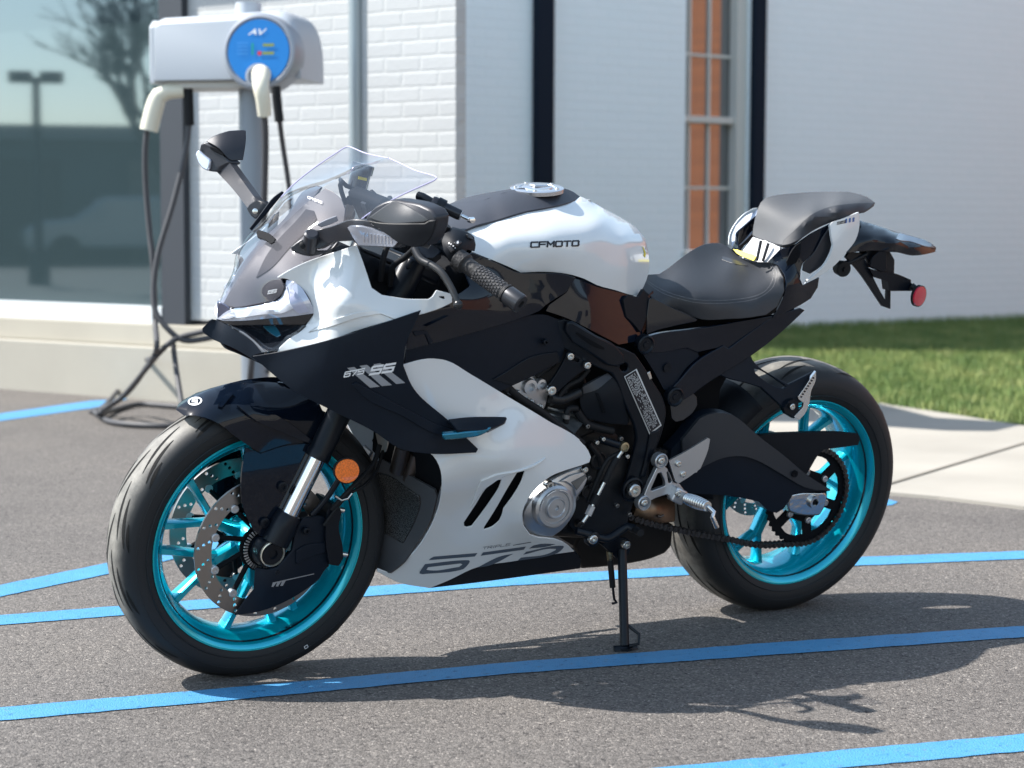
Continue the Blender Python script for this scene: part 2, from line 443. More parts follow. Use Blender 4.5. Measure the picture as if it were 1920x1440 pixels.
def stripe(top, bot):
    def rag(pts):
        o = []
        for p, q in zip(pts, pts[1:]):
            n = max(1, int((q-p).length/.025))
            for k in range(n): o.append(p.lerp(q, k/n)+Vector((random.uniform(-.0022,.0022), random.uniform(-.0022,.0022), 0)))
        return o+[pts[-1]]
    a = rag([G(x, y) for x, y in top]); b = rag([G(x, y) for x, y in bot])[::-1]
    return sheet('blue_parking_line', [(p.x, p.y) for p in a+b], BLUE, .0022)
stripe([(-400,1365),(0,1328),(480,1287),(960,1243),(1440,1207),(1920,1175),(2300,1152)], [(-400,1392),(0,1353),(480,1310),(960,1264),(1440,1230),(1920,1196),(2300,1172)])
stripe([(-400,1190),(0,1155),(690,1101),(960,1082),(1260,1065),(1600,1046),(1920,1034),(2400,1012)], [(-400,1210),(0,1173),(690,1119),(960,1099),(1260,1081),(1600,1062),(1920,1049),(2400,1026)])
stripe([(-300,1158),(0,1098),(200,1057),(310,1033),(420,1008),(560,977)], [(-300,1184),(0,1120),(200,1078),(310,1053),(420,1027),(560,995)])
stripe([(-300,815),(0,776),(170,752),(240,748)], [(-300,832),(0,790),(170,766),(215,757)])
stripe([(1500,958),(1600,943),(1650,934),(1684,942)], [(1500,975),(1600,960),(1650,949),(1672,948)])
stripe([(1000,1464),(1285,1437),(1600,1406),(1920,1378),(2300,1345)], [(1000,1502),(1285,1470),(1600,1440),(1920,1410),(2300,1375)])

# concrete walk
conc = mat('walkway concrete', (.30,.28,.245), .85, noise=(1.6,.13,10), bump=(220,.35,.002))
wk = [G(1225,880), G(1658,928), G(1760,937), G(1920,956), G(2500,1012), G(2700,900), G(1920,803), G(1641,757), G(1400,722), G(1225,700)]
bm = bmesh.new(); a = [bm.verts.new((p.x,p.y,.012)) for p in wk]; b = [bm.verts.new((p.x,p.y,-.05)) for p in wk]
bm.faces.new(a[::-1])
for i in range(len(a)): bm.faces.new((a[i], a[(i+1) % len(a)], b[(i+1) % len(a)], b[i]))
tag(from_bm('concrete_walkway', bm, None, conc, 0), kind='structure')
joint = mat('walkway joint', (.17,.155,.13), .9)
for (x0,y0,x1,y1,wd) in ((1600,935,1925,836,.016),):
    p, q = G(x0,y0,.0), G(x1+300,y1-92,.0); d = (q-p).normalized(); s = Vector((-d.y,d.x,0))*wd/2
    sheet('walkway_joint', [(v.x,v.y) for v in (p-s,q-s,q+s,p+s)], joint, .0165)

# building frame of reference: corner C, long lit wall A to the left, shaded wall B to the right
VA = (RGT*-.82 + FWD*.572).normalized()      # along wall A, away from corner (left)
VB = (RGT*.634 + FWD*.773).normalized()
VA = Vector((VA.x, VA.y, 0)); VB = (Vector((VB.x, VB.y, 0)))
C0 = cw(-.267, 9.14)
NA = Vector((-VA.y, VA.x, 0)); NA = NA if NA.dot(CAMP-C0) > 0 else -NA
CB = cw(2.17, 16.4); VB = (RGT*.80 + FWD*.60).normalized(); VB = Vector((VB.x, VB.y, 0))
NB = Vector((-VB.y, VB.x, 0)); NB = NB if NB.dot(CAMP-CB) > 0 else -NB
def onA(px, py):
    d = ray(px, py); t = (C0-CAMP).dot(NA)/d.dot(NA); p = CAMP+d*t; return (p-C0).dot(VA), p.z
def onB(px, py):
    d = ray(px, py); t = (CB-CAMP).dot(NB)/d.dot(NB); p = CAMP+d*t; return (p-CB).dot(VB), p.z
HB = 2.8
brick = thing('brick_building', 'white painted brick building with large storefront window and concrete base', 'building', C0)
side = thing('side_wing', 'white painted brick side wing in shade with one sash window and dark downpipes', 'building', C0)
def wbox(name, V, N, u0, u1, z0, z1, d0, d1, m, parent=None, bev=0.0):
    """box on a wall: u range along, z range, from d0 to d1 out of the wall plane"""
    parent = parent or (side if V is VB else brick)
    bm = bmesh.new(); vv = []
    for z in (z0, z1):
        for u, d in ((u0,d0),(u1,d0),(u1,d1),(u0,d1)):
            p = V*u+N*d+((CB-C0) if V is VB else Vector()); vv.append(bm.verts.new((p.x, p.y, z)))
    for f_ in ((0,1,2,3),(4,5,6,7),(0,1,5,4),(1,2,6,5),(2,3,7,6),(3,0,4,7)): bm.faces.new([vv[i] for i in f_])
    return from_bm(name, bm, parent, m, 30, bev)
# painted brick: real relief of the courses through the bump of a Brick Texture
def brickmat(name, col, col2, mort, V, bs=.9, scale=1.0):
    m = mat(name, col, .65); n_, b_ = nodes(m)
    tc = n_.nodes.new('ShaderNodeTexCoord'); 
    dt = n_.nodes.new('ShaderNodeVectorMath'); dt.operation = 'DOT_PRODUCT'; n_.links.new(tc.outputs['Object'], dt.inputs[0]); dt.inputs[1].default_value = V
    sx = n_.nodes.new('ShaderNodeSeparateXYZ'); n_.links.new(tc.outputs['Object'], sx.inputs[0])
    cb = n_.nodes.new('ShaderNodeCombineXYZ'); n_.links.new(dt.outputs['Value'], cb.inputs[0]); n_.links.new(sx.outputs[2], cb.inputs[1])
    wob = tex(n_, 'ShaderNodeTexNoise', 14, tc.outputs['Object'], Detail=3.0)
    ad = n_.nodes.new('ShaderNodeVectorMath'); ad.operation = 'MULTIPLY_ADD'; n_.links.new(wob.outputs['Color'], ad.inputs[0]); ad.inputs[1].default_value = (.012,.008,0); n_.links.new(cb.outputs[0], ad.inputs[2])
    t = n_.nodes.new('ShaderNodeTexBrick'); n_.links.new(ad.outputs[0], t.inputs['Vector'])
    t.inputs['Scale'].default_value = scale; t.inputs['Brick Width'].default_value = .215; t.inputs['Row Height'].default_value = .072
    t.inputs['Mortar Size'].default_value = .008; t.inputs['Mortar Smooth'].default_value = .35; t.inputs['Bias'].default_value = 0
    t.inputs['Color1'].default_value = (*col,1); t.inputs['Color2'].default_value = (*col2,1); t.inputs['Mortar'].default_value = (*mort,1)
    n_.links.new(t.outputs['Color'], b_.inputs['Base Color'])
    fine = tex(n_, 'ShaderNodeTexNoise', 60, tc.outputs['Object'], Detail=4.0)
    h_ = n_.nodes.new('ShaderNodeMath'); h_.operation = 'MULTIPLY_ADD'; n_.links.new(t.outputs['Fac'], h_.inputs[0]); h_.inputs[1].default_value = -1.0; 
    f2 = n_.nodes.new('ShaderNodeMath'); f2.operation = 'MULTIPLY'; n_.links.new(fine.outputs['Fac'], f2.inputs[0]); f2.inputs[1].default_value = .35
    n_.links.new(f2.outputs[0], h_.inputs[2])
    bp = n_.nodes.new('ShaderNodeBump'); bp.inputs['Strength'].default_value = bs; bp.inputs['Distance'].default_value = .008
    n_.links.new(h_.outputs[0], bp.inputs['Height']); n_.links.new(bp.outputs[0], b_.inputs['Normal'])
    return m
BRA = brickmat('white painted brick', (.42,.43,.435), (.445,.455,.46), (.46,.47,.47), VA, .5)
BRB = brickmat('white side brick lifted in shade', (.83,.90,.93), (.85,.91,.94), (.83,.895,.925), VB, .45)  # same white paint, colour lifted and blued to brighten the shaded wall
FRD = mat('dark grey window frame metal', (.055,.06,.07), .45, .3)
SILL = mat('pale sill metal', (.60,.62,.63), .5)
PLI = mat('plinth concrete', (.34,.32,.275), .9, noise=(1.6,.10,8), bump=(90,.4,.003))
n_, b_ = nodes(PLI)
uF1 = onA(355,300)[0]; uF0 = onA(312,300)[0]
zsill = onA(150,594)[1]; zled = onA(150,600)[1]; zled2 = onA(150,640)[1]; ztop0 = onA(150,569)[1]
zpl = onA(370,600)[1]
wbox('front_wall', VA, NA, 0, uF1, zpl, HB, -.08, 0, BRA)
wbox('plinth', VA, NA, -.02, 9, -.1, zled2, -.08, .10, PLI, bev=.01)
wbox('plinth_ledge', VA, NA, -.02, 9, zled2+.001, zled, -.08, .06, mat('ledge stone', (.39,.36,.30), .9, noise=(2,.08,6)), bev=.006)
win = wbox('storefront_frame', VA, NA, uF1+.001, uF0, zled+.001, HB, -.30, .045, FRD)
wbox('sill', VA, NA, uF0+.001, 9, zled+.001, ztop0, -.1, .05, SILL, win)
PANE = mat('tinted storefront glass', (.035,.055,.06), .03, 0, 0, spec=1.0)
n_, b_ = nodes(PANE); b_.inputs['IOR'].default_value = 2.0; b_.inputs['Specular Tint'].default_value = (.66,.80,.88,1)
wbox('window_pane', VA, NA, uF0+.001, 9, ztop0+.001, HB, -.06, -.02, PANE, win)
uM = onA(18,300)[0]
zs = HB
wbox('roof_edge', VA, NA, -.05, 9, HB+.001, HB+.25, -.08, .34, mat('roof fascia', (.12,.13,.14), .6))
# side wall, with a window and a dark downpipe
uP0, uP1 = onB(996,200)[0], onB(1035,200)[0]
uW0 = onB(1285,250)[0]; uW1 = onB(1404,250)[0]; uT1 = onB(1430,250)[0]
zwb = onB(1340,470)[1]
pr_ = CB+VB*-4.2; vr_ = Vector((pr_.x-C0.x, pr_.y-C0.y, 0)); lr_ = vr_.length; vr_.normalize(); nr_ = Vector((vr_.y, -vr_.x, 0)); nr_ = nr_ if nr_.dot(RGT) > 0 else -nr_
wbox('return_wall', vr_, nr_, .30, lr_, -.05, HB, -.12, -.02, BRA)
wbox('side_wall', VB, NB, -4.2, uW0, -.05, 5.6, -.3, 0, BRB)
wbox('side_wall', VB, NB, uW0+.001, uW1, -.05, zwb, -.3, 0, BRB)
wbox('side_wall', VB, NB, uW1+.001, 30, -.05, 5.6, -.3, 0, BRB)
PIPE = mat('dark painted downpipe', (.010,.016,.028), .75, spec=.15)
def downpipe(u0, u1, dep):
    w_ = u1-u0
    t = thing('downpipe', '', 'downpipe'); bm = bmesh.new()
    return t
dp = wbox('downpipe', VB, NB, uP0+.005, uP1-.03, .0, 5.6, .002, .075, PIPE, side, .012)
dp2 = wbox('window_side_trim', VB, NB, uW1+.003, uT1-.03, .0, 5.6, .002, .07, PIPE, brick, .01)
MUN = mat('cream window sash', (.62,.60,.56), .5)
GLS = mat('window glass', (.02,.025,.03), .02, 0, spec=1.0); nodes(GLS)[1].inputs['IOR'].default_value = 2.4
HSW = 5.6
wf = wbox('window', VB, NB, uW0+.002, uW0+.03, zwb+.001, HSW-.001, -.12, -.05, MUN)
wbox('window_pane', VB, NB, uW0+.03, uW1-.002, zwb+.002, HSW-.002, -.16, -.135, GLS, wf)
wd_ = uW1-uW0
wbox('sash_frame', VB, NB, uW1-.11, uW1-.001, zwb+.003, HSW-.003, -.13, -.03, MUN, wf, .006)
zr = onB(1335,222)[1]
wbox('meeting_rail', VB, NB, uW0+.031, uW1-.111, zr-.035, zr+.02, -.13, -.06, MUN, wf, .004)
for px_ in (1310, 1347):
    u = onB(px_,250)[0]; wbox('glazing_bar', VB, NB, u-.012, u+.012, zwb+.004, HSW-.004, -.134, -.115, MUN, wf)
for py_ in (102, 352):
    z = onB(1335,py_)[1]; wbox('glazing_bar', VB, NB, uW0+.031, uW1-.111, z-.012, z+.012, -.1335, -.110, MUN, wf)
wbox('window_ledge', VB, NB, uW0-.02, uW1+.01, zwb-.06, zwb, .001, .03, MUN, wf, .004)

# galvanised pole in front of the lit wall
uPo = onA(668,150)[0]; p = C0+VA*uPo+NA*.004
tube_p = lathe('steel_conduit', (p.x,p.y,0), (0,0,1), [(0,.034),(HB,.034)], mat('galvanised pipe', (.30,.34,.36), .4, .6), None, 20)
tag(tube_p, 'grey galvanised pipe standing upright against the sunlit white brick', 'pipe')

# grass bank
def gz(X, Z):    # height of the bank as a function of distance to wall B
    p = cw(X, Z); d = (p-C0).dot(NB); d = abs(d)
    return .012+.27*max(0, min(1, 1-(d-.0)/3.0))
gm = mat('lawn soil', (.05,.075,.022), .95, noise=(6,.3))
bm = bmesh.new()
e0, e1 = G(1225,700), G(2700,900)
na_, nb_ = 56, 16; grid = []
def bank(x, t):      # x picks the column, t runs from the walk edge (0) to the wall (1)
    n0 = G(x, 700+(x-1225)*.1455)
    u, z = onB(x, 627-(x-1440)*.037); q = CB+VB*u; z = max(.02, min(z, .40)); q.z = z
    p = n0.lerp(q, t); p.z = .008+(z-.008)*t**.8
    return p
for i in range(na_+1):
    x = 1110+1500*i/na_
    grid.append([bm.verts.new(bank(x, j/nb_)+Vector((0,0,random.uniform(-.004,.004)))) for j in range(nb_+1)])
for i in range(na_):
    for j in range(nb_): bm.faces.new((grid[i][j], grid[i+1][j], grid[i+1][j+1], grid[i][j+1]))
tag(from_bm('lawn', bm, None, gm, 60), kind='structure')
GR = mat('grass blades', (.10,.17,.03), .6)
n_, b_ = nodes(GR); tc = n_.nodes.new('ShaderNodeTexCoord'); t = tex(n_, 'ShaderNodeTexNoise', 3.5, tc.outputs['Object'], Detail=6.0, Roughness=.7)
r = ramp(n_, t.outputs['Fac'], [(.3,(.07,.13,.035)),(.46,(.13,.20,.055)),(.6,(.26,.30,.10)),(.74,(.40,.37,.19))]); n_.links.new(r.outputs[0], b_.inputs['Base Color'])
verts = []; faces = []
rg = random.Random(3)
for k in range(90000):
    x = rg.uniform(1280, 2120); t = rg.random()**1.0
    p = bank(x, t); z = p.z
    hh = rg.uniform(.028,.065)*(1.6 if (t > .93 or rg.random() < .01) else 1); a_ = rg.uniform(0, 6.28); w2 = rg.uniform(.002,.005)
    lx, ly = rg.uniform(-.025,.025), rg.uniform(-.025,.025); i0 = len(verts)
    verts += [(p.x-math.cos(a_)*w2, p.y-math.sin(a_)*w2, z-.005), (p.x+math.cos(a_)*w2, p.y+math.sin(a_)*w2, z-.005), (p.x+lx, p.y+ly, z+hh)]
    faces.append((i0, i0+1, i0+2))
me = bpy.data.meshes.new('grass'); me.from_pydata(verts, [], faces); tag(link('grass', me, None, GR, 0), 'short green lawn grass on the bank below the side wall', 'grass', kind='stuff')

# ---- things behind the camera that the glass and paint mirror
def refl_building(name, label, c, yaw, sx, sy, h, m, wins=True):
    t = thing(name, label, 'building', c, (0,0,yaw))
    box('wall', (0,0,h/2), (sx,sy,h), m, t)
    box('roof', (0,0,h+.16), (sx+.5,sy+.5,.3), mat('roof fascia'), t)
    if wins:
        n = int(sx/3)
        for k in range(n):
            for s in (-1,1): box('window', (-sx/2+1.5+k*3, s*(sy/2+.02), 1.7), (1.3,.08,1.5), GLS, t)
            
    return t
RBR = brickmat('red brick', (.36,.13,.055), (.28,.10,.045), (.30,.2,.14), Vector((0,1,0)), .5)
refl_building('red_brick_building', 'red brick building mirrored in the side window', (19.5,2.5,0), rad(90), 24, 8, 5.5, RBR, False)
refl_building('cream_building', 'long cream building with dark windows mirrored in the gloss panels', (14.5,-23.5,0), rad(35), 44, 8, 6.5, mat('cream render', (.40,.37,.32), .8, noise=(.5,.1)))
PBW = mat('dark panel wall', (.035,.05,.055), .7, noise=(.4,.5))
def refl(px, dist):
    u, z = onA(px, 415); h_ = C0+VA*u; d = ray(px, 415); d = d-2*d.dot(NA)*NA; d.z = 0; p = h_+d.normalized()*dist; return Vector((p.x, p.y, 0)), math.atan2(d.y, d.x)
rp, ra0 = refl(150, 36)
ldb = refl_building('low_dark_building', 'low dark building mirrored in the storefront window', rp, ra0+rad(90), 60, 10, 2.6, PBW, False)
for x, w0, c0 in ((-5.6,1.2,(.16,.17,.17)),(2.2,2.4,(.09,.08,.07)),(-1.2,1.6,(.005,.006,.01)),(5.5,.8,(.22,.22,.2))):
    box('wall_panel', (x,5.03,1.1), (w0,.1,2.2), mat('panel %.2f' % c0[0], c0, .6), ldb); box('wall_panel', (x,-5.03,1.1), (w0,.1,2.2), mat('panel %.2f' % c0[0]), ldb)
rp, ra_ = refl(68, 18)
lp = thing('lamp_post', 'tall double headed lamp post mirrored in the storefront window', 'lamp post', rp, (0,0,ra_+rad(90)))
lathe('pole', (0,0,0), (0,0,1), [(0,.16),(.5,.15),(.52,.07),(3.0,.055)], PIPE, lp, 16)
for s_ in (-1,1): box('lamp_head', (s_*.22,0,3.0), (.34,.25,.16), PIPE, lp, bev=.02)
def bare_tree(loc, h, seed, label):
    r_ = random.Random(seed); t = thing('bare_tree', label, 'tree', loc); bm = bmesh.new()
    def br(p, d, l, r0, lv):
        q = p+d*l; btube(bm, [p, (p+q)/2+Vector((r_.uniform(-.04,.04),)*3)*l, q], [r0, r0*.6], 5, False)
        if lv <= 0: return
        for k in range(3 if lv > 1 else 4):
            nd = (d+Vector((r_.uniform(-.8,.8), r_.uniform(-.8,.8), r_.uniform(-.15,.5)))).normalized(); br(p+d*l*r_.uniform(.55,1), nd, l*r_.uniform(.6,.8), r0*.55, lv-1)
    btube(bm, [(0,0,0),(0,0,h*.3)], [.16,.12], 8, False)
    from_bm('trunk', bm, t, mat('bark', (.035,.03,.028), .9), 0)
    bm = bmesh.new()
    for k in range(5): br(Vector((0,0,h*.28)), Vector((r_.uniform(-.5,.5), r_.uniform(-.5,.5), 1)).normalized(), h*.26, .09, 4)
    from_bm('crown', bm, t, mat('bark'), 0)
bare_tree(refl(318, 17)[0], 4.9, 5, 'leafless tree mirrored in the right half of the storefront window')
hz = thing('parked_car', 'grey parked car mirrored low in the storefront window', 'car', refl(235, 31)[0], (0,0,refl(235,31)[1]+rad(80)))
CARP = mat('grey car paint', (.30,.33,.35), .25, .4, 1.0)
bm = bmesh.new(); prof = [(-2.2,.35),(-2.2,.75),(-1.9,.92),(-1.2,.98),(-.6,1.42),(.7,1.45),(1.5,1.05),(2.15,.95),(2.25,.6),(2.2,.35)]
A_ = [bm.verts.new((x,-.85,z)) for x, z in prof]; B_ = [bm.verts.new((x,.85,z)) for x, z in prof]
bm.faces.new(A_); bm.faces.new(B_[::-1])
for i in range(len(prof)): bm.faces.new((A_[i], B_[i], B_[(i+1) % len(prof)], A_[(i+1) % len(prof)]))
from_bm('body', bm, hz, CARP, 30, .08, 3)
for x in (-1.4,1.4):
    for s in (-1,1): lathe('wheel', (x,s*.80,.32), (0,s,0), [(0,.20),(0,.32),(.16,.32),(.16,.2),(.12,.05)], RUBBERB, hz, 24)
bm = bmesh.new(); bbox(bm, (.05,0,1.2), (1.75,1.62,.34)); from_bm('window', bm, hz, GLS, 30, .1)

# ================================================================== CHARGER
ch = thing('charging_station', 'silver double charging station with round blue panel on a grey post', 'charger')
D0 = 9.0                                     # metres ahead of the camera
def CP(px, py, D=D0):                         # point at a given distance ahead
    d = ray(px, py); k = (D-.45)/d.dot(FWD); return CAMP+d*k
ppx = CP(475, 300); 
tube('post', [(ppx.x,ppx.y,0),(ppx.x,ppx.y,CP(475,60).z)], .062, mat('grey post paint', (.22,.25,.29), .4, .2), ch, 24, False)
tube('post_cap', [CP(466,34), CP(466,6)], .056, SILVP, ch, 24, False)
# body: D profile extruded along the horizontal
bl, brr = CP(314,95,9.12), CP(592,88,8.98)
ax = Vector((brr.x-bl.x, brr.y-bl.y, 0)); wid = ax.length; ax.normalize(); fn = Vector((ax.y, -ax.x, 0)); fn = fn if fn.dot(CAMP-bl) > 0 else -fn
zb = CP(450,155,9.0).z; zt = CP(450,28,9.0).z; hgt = zt-zb
def ext(prof, u0, u1, base=bl):
    A_ = []; B_ = []
    for d, z in prof:
        for lst, u in ((A_,u0),(B_,u1)):
            p = base+ax*u+fn*d; lst.append(bm.verts.new((p.x,p.y,zb+z)))
    bm.faces.new(A_); bm.faces.new(B_[::-1])
    for i in range(len(prof)): bm.faces.new((A_[i], B_[i], B_[(i+1) % len(prof)], A_[(i+1) % len(prof)]))
bm = bmesh.new()
ol = [(.02,0),(.02,hgt*.90),(.05,hgt*.95),(wid*.5,hgt*.985),(wid*.80,hgt*1.03)]
for k in range(1, 11):
    a_ = math.pi/2*k/10; ol.append((wid*.80+wid*.20*math.sin(a_)**.85, hgt*(.02+1.01*math.cos(a_)**.62)))
ol.append((wid,0))
rows_ = []
for (dd_, sc_1, dz_) in ((-.12,1,0),(.10,1,0),(.15,.985,-.006),(.185,.95,-.020),(.205,.88,-.045)):
    row = []
    for (u, z) in ol:
        p = bl+ax*((u-wid/2)*(1 if sc_1 == 1 else .96+.04*sc_1)+wid/2)+fn*dd_; row.append(bm.verts.new((p.x, p.y, zb+(z*sc_1 if z > 0 else z))))
    rows_.append(row)
for A_, B_ in zip(rows_, rows_[1:]):
    for i in range(len(ol)): bm.faces.new((A_[i], A_[(i+1) % len(ol)], B_[(i+1) % len(ol)], B_[i]))
bm.faces.new(rows_[0]); bm.faces.new(rows_[-1][::-1])
from_bm('housing', bm, ch, SILVP, 50, .012)
bm = bmesh.new(); ext([(.19,-.01),(.19,hgt*.80),(.15,hgt*.90),(-.12,hgt*.93),(-.12,-.01)], -.008, .018); from_bm('end_cap', bm, ch, mat('pale cap plastic', (.5,.53,.57), .4), 30, .006)
bm = bmesh.new(); ext([(.17,-.03),(.17,-.001),(-.10,-.001),(-.10,-.03)], .05, wid*.72); from_bm('tray', bm, ch, mat('tray plastic', (.5,.49,.46), .5), 30, .004)
dc = CP(486,97,8.72); dn = (fn+Vector((0,0,.05))).normalized()
lathe('bezel', dc, dn, [(-.12,.163),(-.01,.165),(.008,.158),(.012,.146),(.004,.138)], mat('bezel silver', (.30,.325,.37), .4, .2), ch, 64)
fc = lathe('blue_panel', dc+dn*.006, dn, [(0,.136),(.004,.135)], mat('blue charger panel', (.0,.18,.54), .4), ch, 64)
UR = ax.copy(); UU = dn.cross(ax); UU = UU if UU.z > 0 else -UU
def disc_pt(x, y, l): return dc+dn*(.0125+l)+UR*x+UU*y
bm = bmesh.new(); strokes(bm, 'AV', lambda u, v, l: disc_pt(-.040+u*.022+v*.010, .072+v*.020, l), .3, .25, 1.3)
bm2 = None
from_bm('white_logo', bm, fc, WHDEC, 0)
for (x0, y0, w0, h0, m_) in ((.02,.026,.05,.012,mat('olive text strip', (.22,.27,.05), .5)),(.018,-.008,.052,.012,mat('olive text strip')),(-.002,-.008,.016,.016,mat('red lamp', (.6,.02,.03), .4)),(-.028,.010,.006,.05,mat('green lamp strip', (.0,.35,.12), .4))):
    bm = bmesh.new(); bm.faces.new([bm.verts.new(disc_pt(x, y, .001)) for x, y in ((x0,y0-h0/2),(x0+w0,y0-h0/2),(x0+w0,y0+h0/2),(x0,y0+h0/2))]); from_bm('indicator', bm, fc, m_, 0)
for k in range(4):
    bm = bmesh.new(); y0 = .034-k*.015; bm.faces.new([bm.verts.new(disc_pt(x, y, .001)) for x, y in ((-.095,y0),(-.045,y0),(-.045,y0+.004),(-.095,y0+.004))]); from_bm('text_line', bm, fc, mat('pale blue print', (.05,.28,.66), .4), 0)
lathe('socket_ring', disc_pt(0,-.105,0), dn, [(0,.055),(.012,.052),(.014,.040),(.004,.036)], mat('bezel silver'), fc, 40)
CREAM = mat('cream connector plastic', (.66,.63,.52), .45)
def gun(pts, r, name='charging_gun'):
    return tube(name, pts, r, CREAM, None, 14, True, .02)
g1 = gun([CP(490,138,8.55), CP(489,160,8.45), CP(494,190,8.45), CP(496,216,8.47)], lambda t: .040-.012*t)
tag(g1, 'cream charging handle plugged into the round blue panel', 'charging plug', 'charging handles of the station')
g2 = gun([CP(345,170,8.95), CP(312,172,8.95), CP(298,180,8.95), CP(288,208,8.95), CP(279,245,8.95)], lambda t: .030+.010*min(1, t*2))
tag(g2, 'cream charging handle holstered at the left end of the station', 'charging plug', 'charging handles of the station')
CAB = mat('grey charging cable', (.05,.05,.055), .55)
BOOT = RUBBERB
def cable(pts, r, label):
    o = tube('charging_cable', pts, r*.82, CAB, None, 12, True, .02); return tag(o, label, 'cable', 'charging cables')
tube('cable_boot', [CP(352,162,8.95), CP(354,200,8.95), CP(355,235,8.95)], .022, BOOT, ch, 12)
tube('cable_boot', [CP(517,162,8.65), CP(520,195,8.65), CP(524,228,8.65)], .020, BOOT, ch, 12)
cable([CP(275,245,8.95),CP(272,290,8.95),CP(274,360,8.95),CP(281,440,8.93),CP(287,500,8.9),CP(291,600,8.9),CP(291,665,8.9), G(262,715,.02)+Vector((0,0,.10)), G(200,757,.015), G(172,771,.015), G(225,748,.1), CP(300,660,8.8), CP(334,634,8.8), CP(372,624,8.8), CP(430,610,8.8)], .0155, 'grey cable falling from the left handle to the coil on the ground')
cable([CP(355,230,8.95),CP(347,290,8.93),CP(325,380,8.9),CP(298,470,8.87),CP(288,540,8.85),CP(292,585,8.82),CP(318,620,8.8),CP(345,638,8.8),CP(385,635,8.8),CP(440,622,8.8)], .0155, 'grey cable sweeping down beside the window frame and off behind the motorcycle')
coil = [G(176,772,.016), G(205,790,.016), G(262,797,.016), G(330,798,.016), G(420,792,.016), G(460,778,.016), G(400,766,.016), G(330,762,.016), G(262,758,.016), G(215,768,.016), G(186,775,.045), G(240,735,.12), CP(291,665,8.8)]
cable(coil, .016, 'grey cable coiled flat on the asphalt in front of the plinth')
cable([CP(496,214,8.47),CP(498,260,8.5),CP(497,330,8.55),CP(494,420,8.6),CP(488,520,8.6),CP(470,700,8.6),CP(470,770,8.9)], .0165, 'black cable hanging straight down from the handle in the blue panel')
cable([CP(524,225,8.65),CP(530,270,8.7),CP(541,345,8.75),CP(548,420,8.75),CP(545,560,8.8),CP(500,700,8.8)], .0135, 'thin dark cable hanging right of the blue panel behind the screen')
cable([CP(324,640,8.8), CP(330,690,8.75), CP(341,760,8.6)], .0145, 'short grey cable drop in front of the plinth')
# ================================================================== MOTORCYCLE
bike = thing('motorcycle', 'white and black sport motorcycle with cyan wheels leaning on its kickstand across the blue lines', 'motorcycle', (0,0,0), (LEAN,0,0))
RAKE = rad(24.5); SD = Vector((math.sin(RAKE),0,math.cos(RAKE)))
FA = Vector((-.70,0,.300)); RA = Vector((.70,0,.315))

# ------------------------------------------------ wheels
TREAD = mat('tyre rubber', (.016,.016,.017), .62)
n_, b_ = nodes(TREAD); tc = n_.nodes.new('ShaderNodeTexCoord'); at = n_.nodes.new('ShaderNodeAttribute'); at.attribute_name = 'wear_and_sun'
t1 = tex(n_, 'ShaderNodeTexNoise', 26, tc.outputs['Object'], Detail=6.0, Roughness=.7)
mm = n_.nodes.new('ShaderNodeMath'); mm.operation = 'MULTIPLY'; n_.links.new(t1.outputs['Fac'], mm.inputs[0]); n_.links.new(at.outputs['Fac'], mm.inputs[1])
r = ramp(n_, mm.outputs[0], [(0,(.009,.0105,.013)),(.12,(.016,.017,.018)),(.40,(.13,.124,.112)),(.70,(.23,.218,.195))]); n_.links.new(r.outputs[0], b_.inputs['Base Color'])  # dusty worn crown, colour lightened further to imitate sun on the tread
t2 = tex(n_, 'ShaderNodeTexNoise', 700, tc.outputs['Object'], Detail=2.0); bp = n_.nodes.new('ShaderNodeBump'); bp.inputs['Strength'].default_value = .3; bp.inputs['Distance'].default_value = .0005
n_.links.new(t2.outputs['Fac'], bp.inputs['Height']); n_.links.new(bp.outputs[0], b_.inputs['Normal'])
GROOVE = mat('tyre groove', (.002,.002,.002), .9)
def tyre_prof(R0, W, rim):
    out = []; k = W*.475; sw = [(rim-.004, W*.40), (rim+.006, W*.455), (rim+.022, W*.492)]
    for r_, y_ in sw: out.append((-y_, r_))
    n = 22; r1 = rim+.030
    for i in range(n+1):
        a = -math.pi/2+math.pi*i/n
        y_ = W*.5*math.sin(a)
        rr = R0-(R0-r1-.006)*(1-math.cos(a))**1.25
        out.append((y_, rr))
    for r_, y_ in reversed(sw): out.append((y_, r_))
    return out
def tread_r(R0, W, rim, y_):
    a = math.asin(max(-1, min(1, y_/(W*.5)))); return R0-(R0-rim-.036)*(1-math.cos(a))**1.25
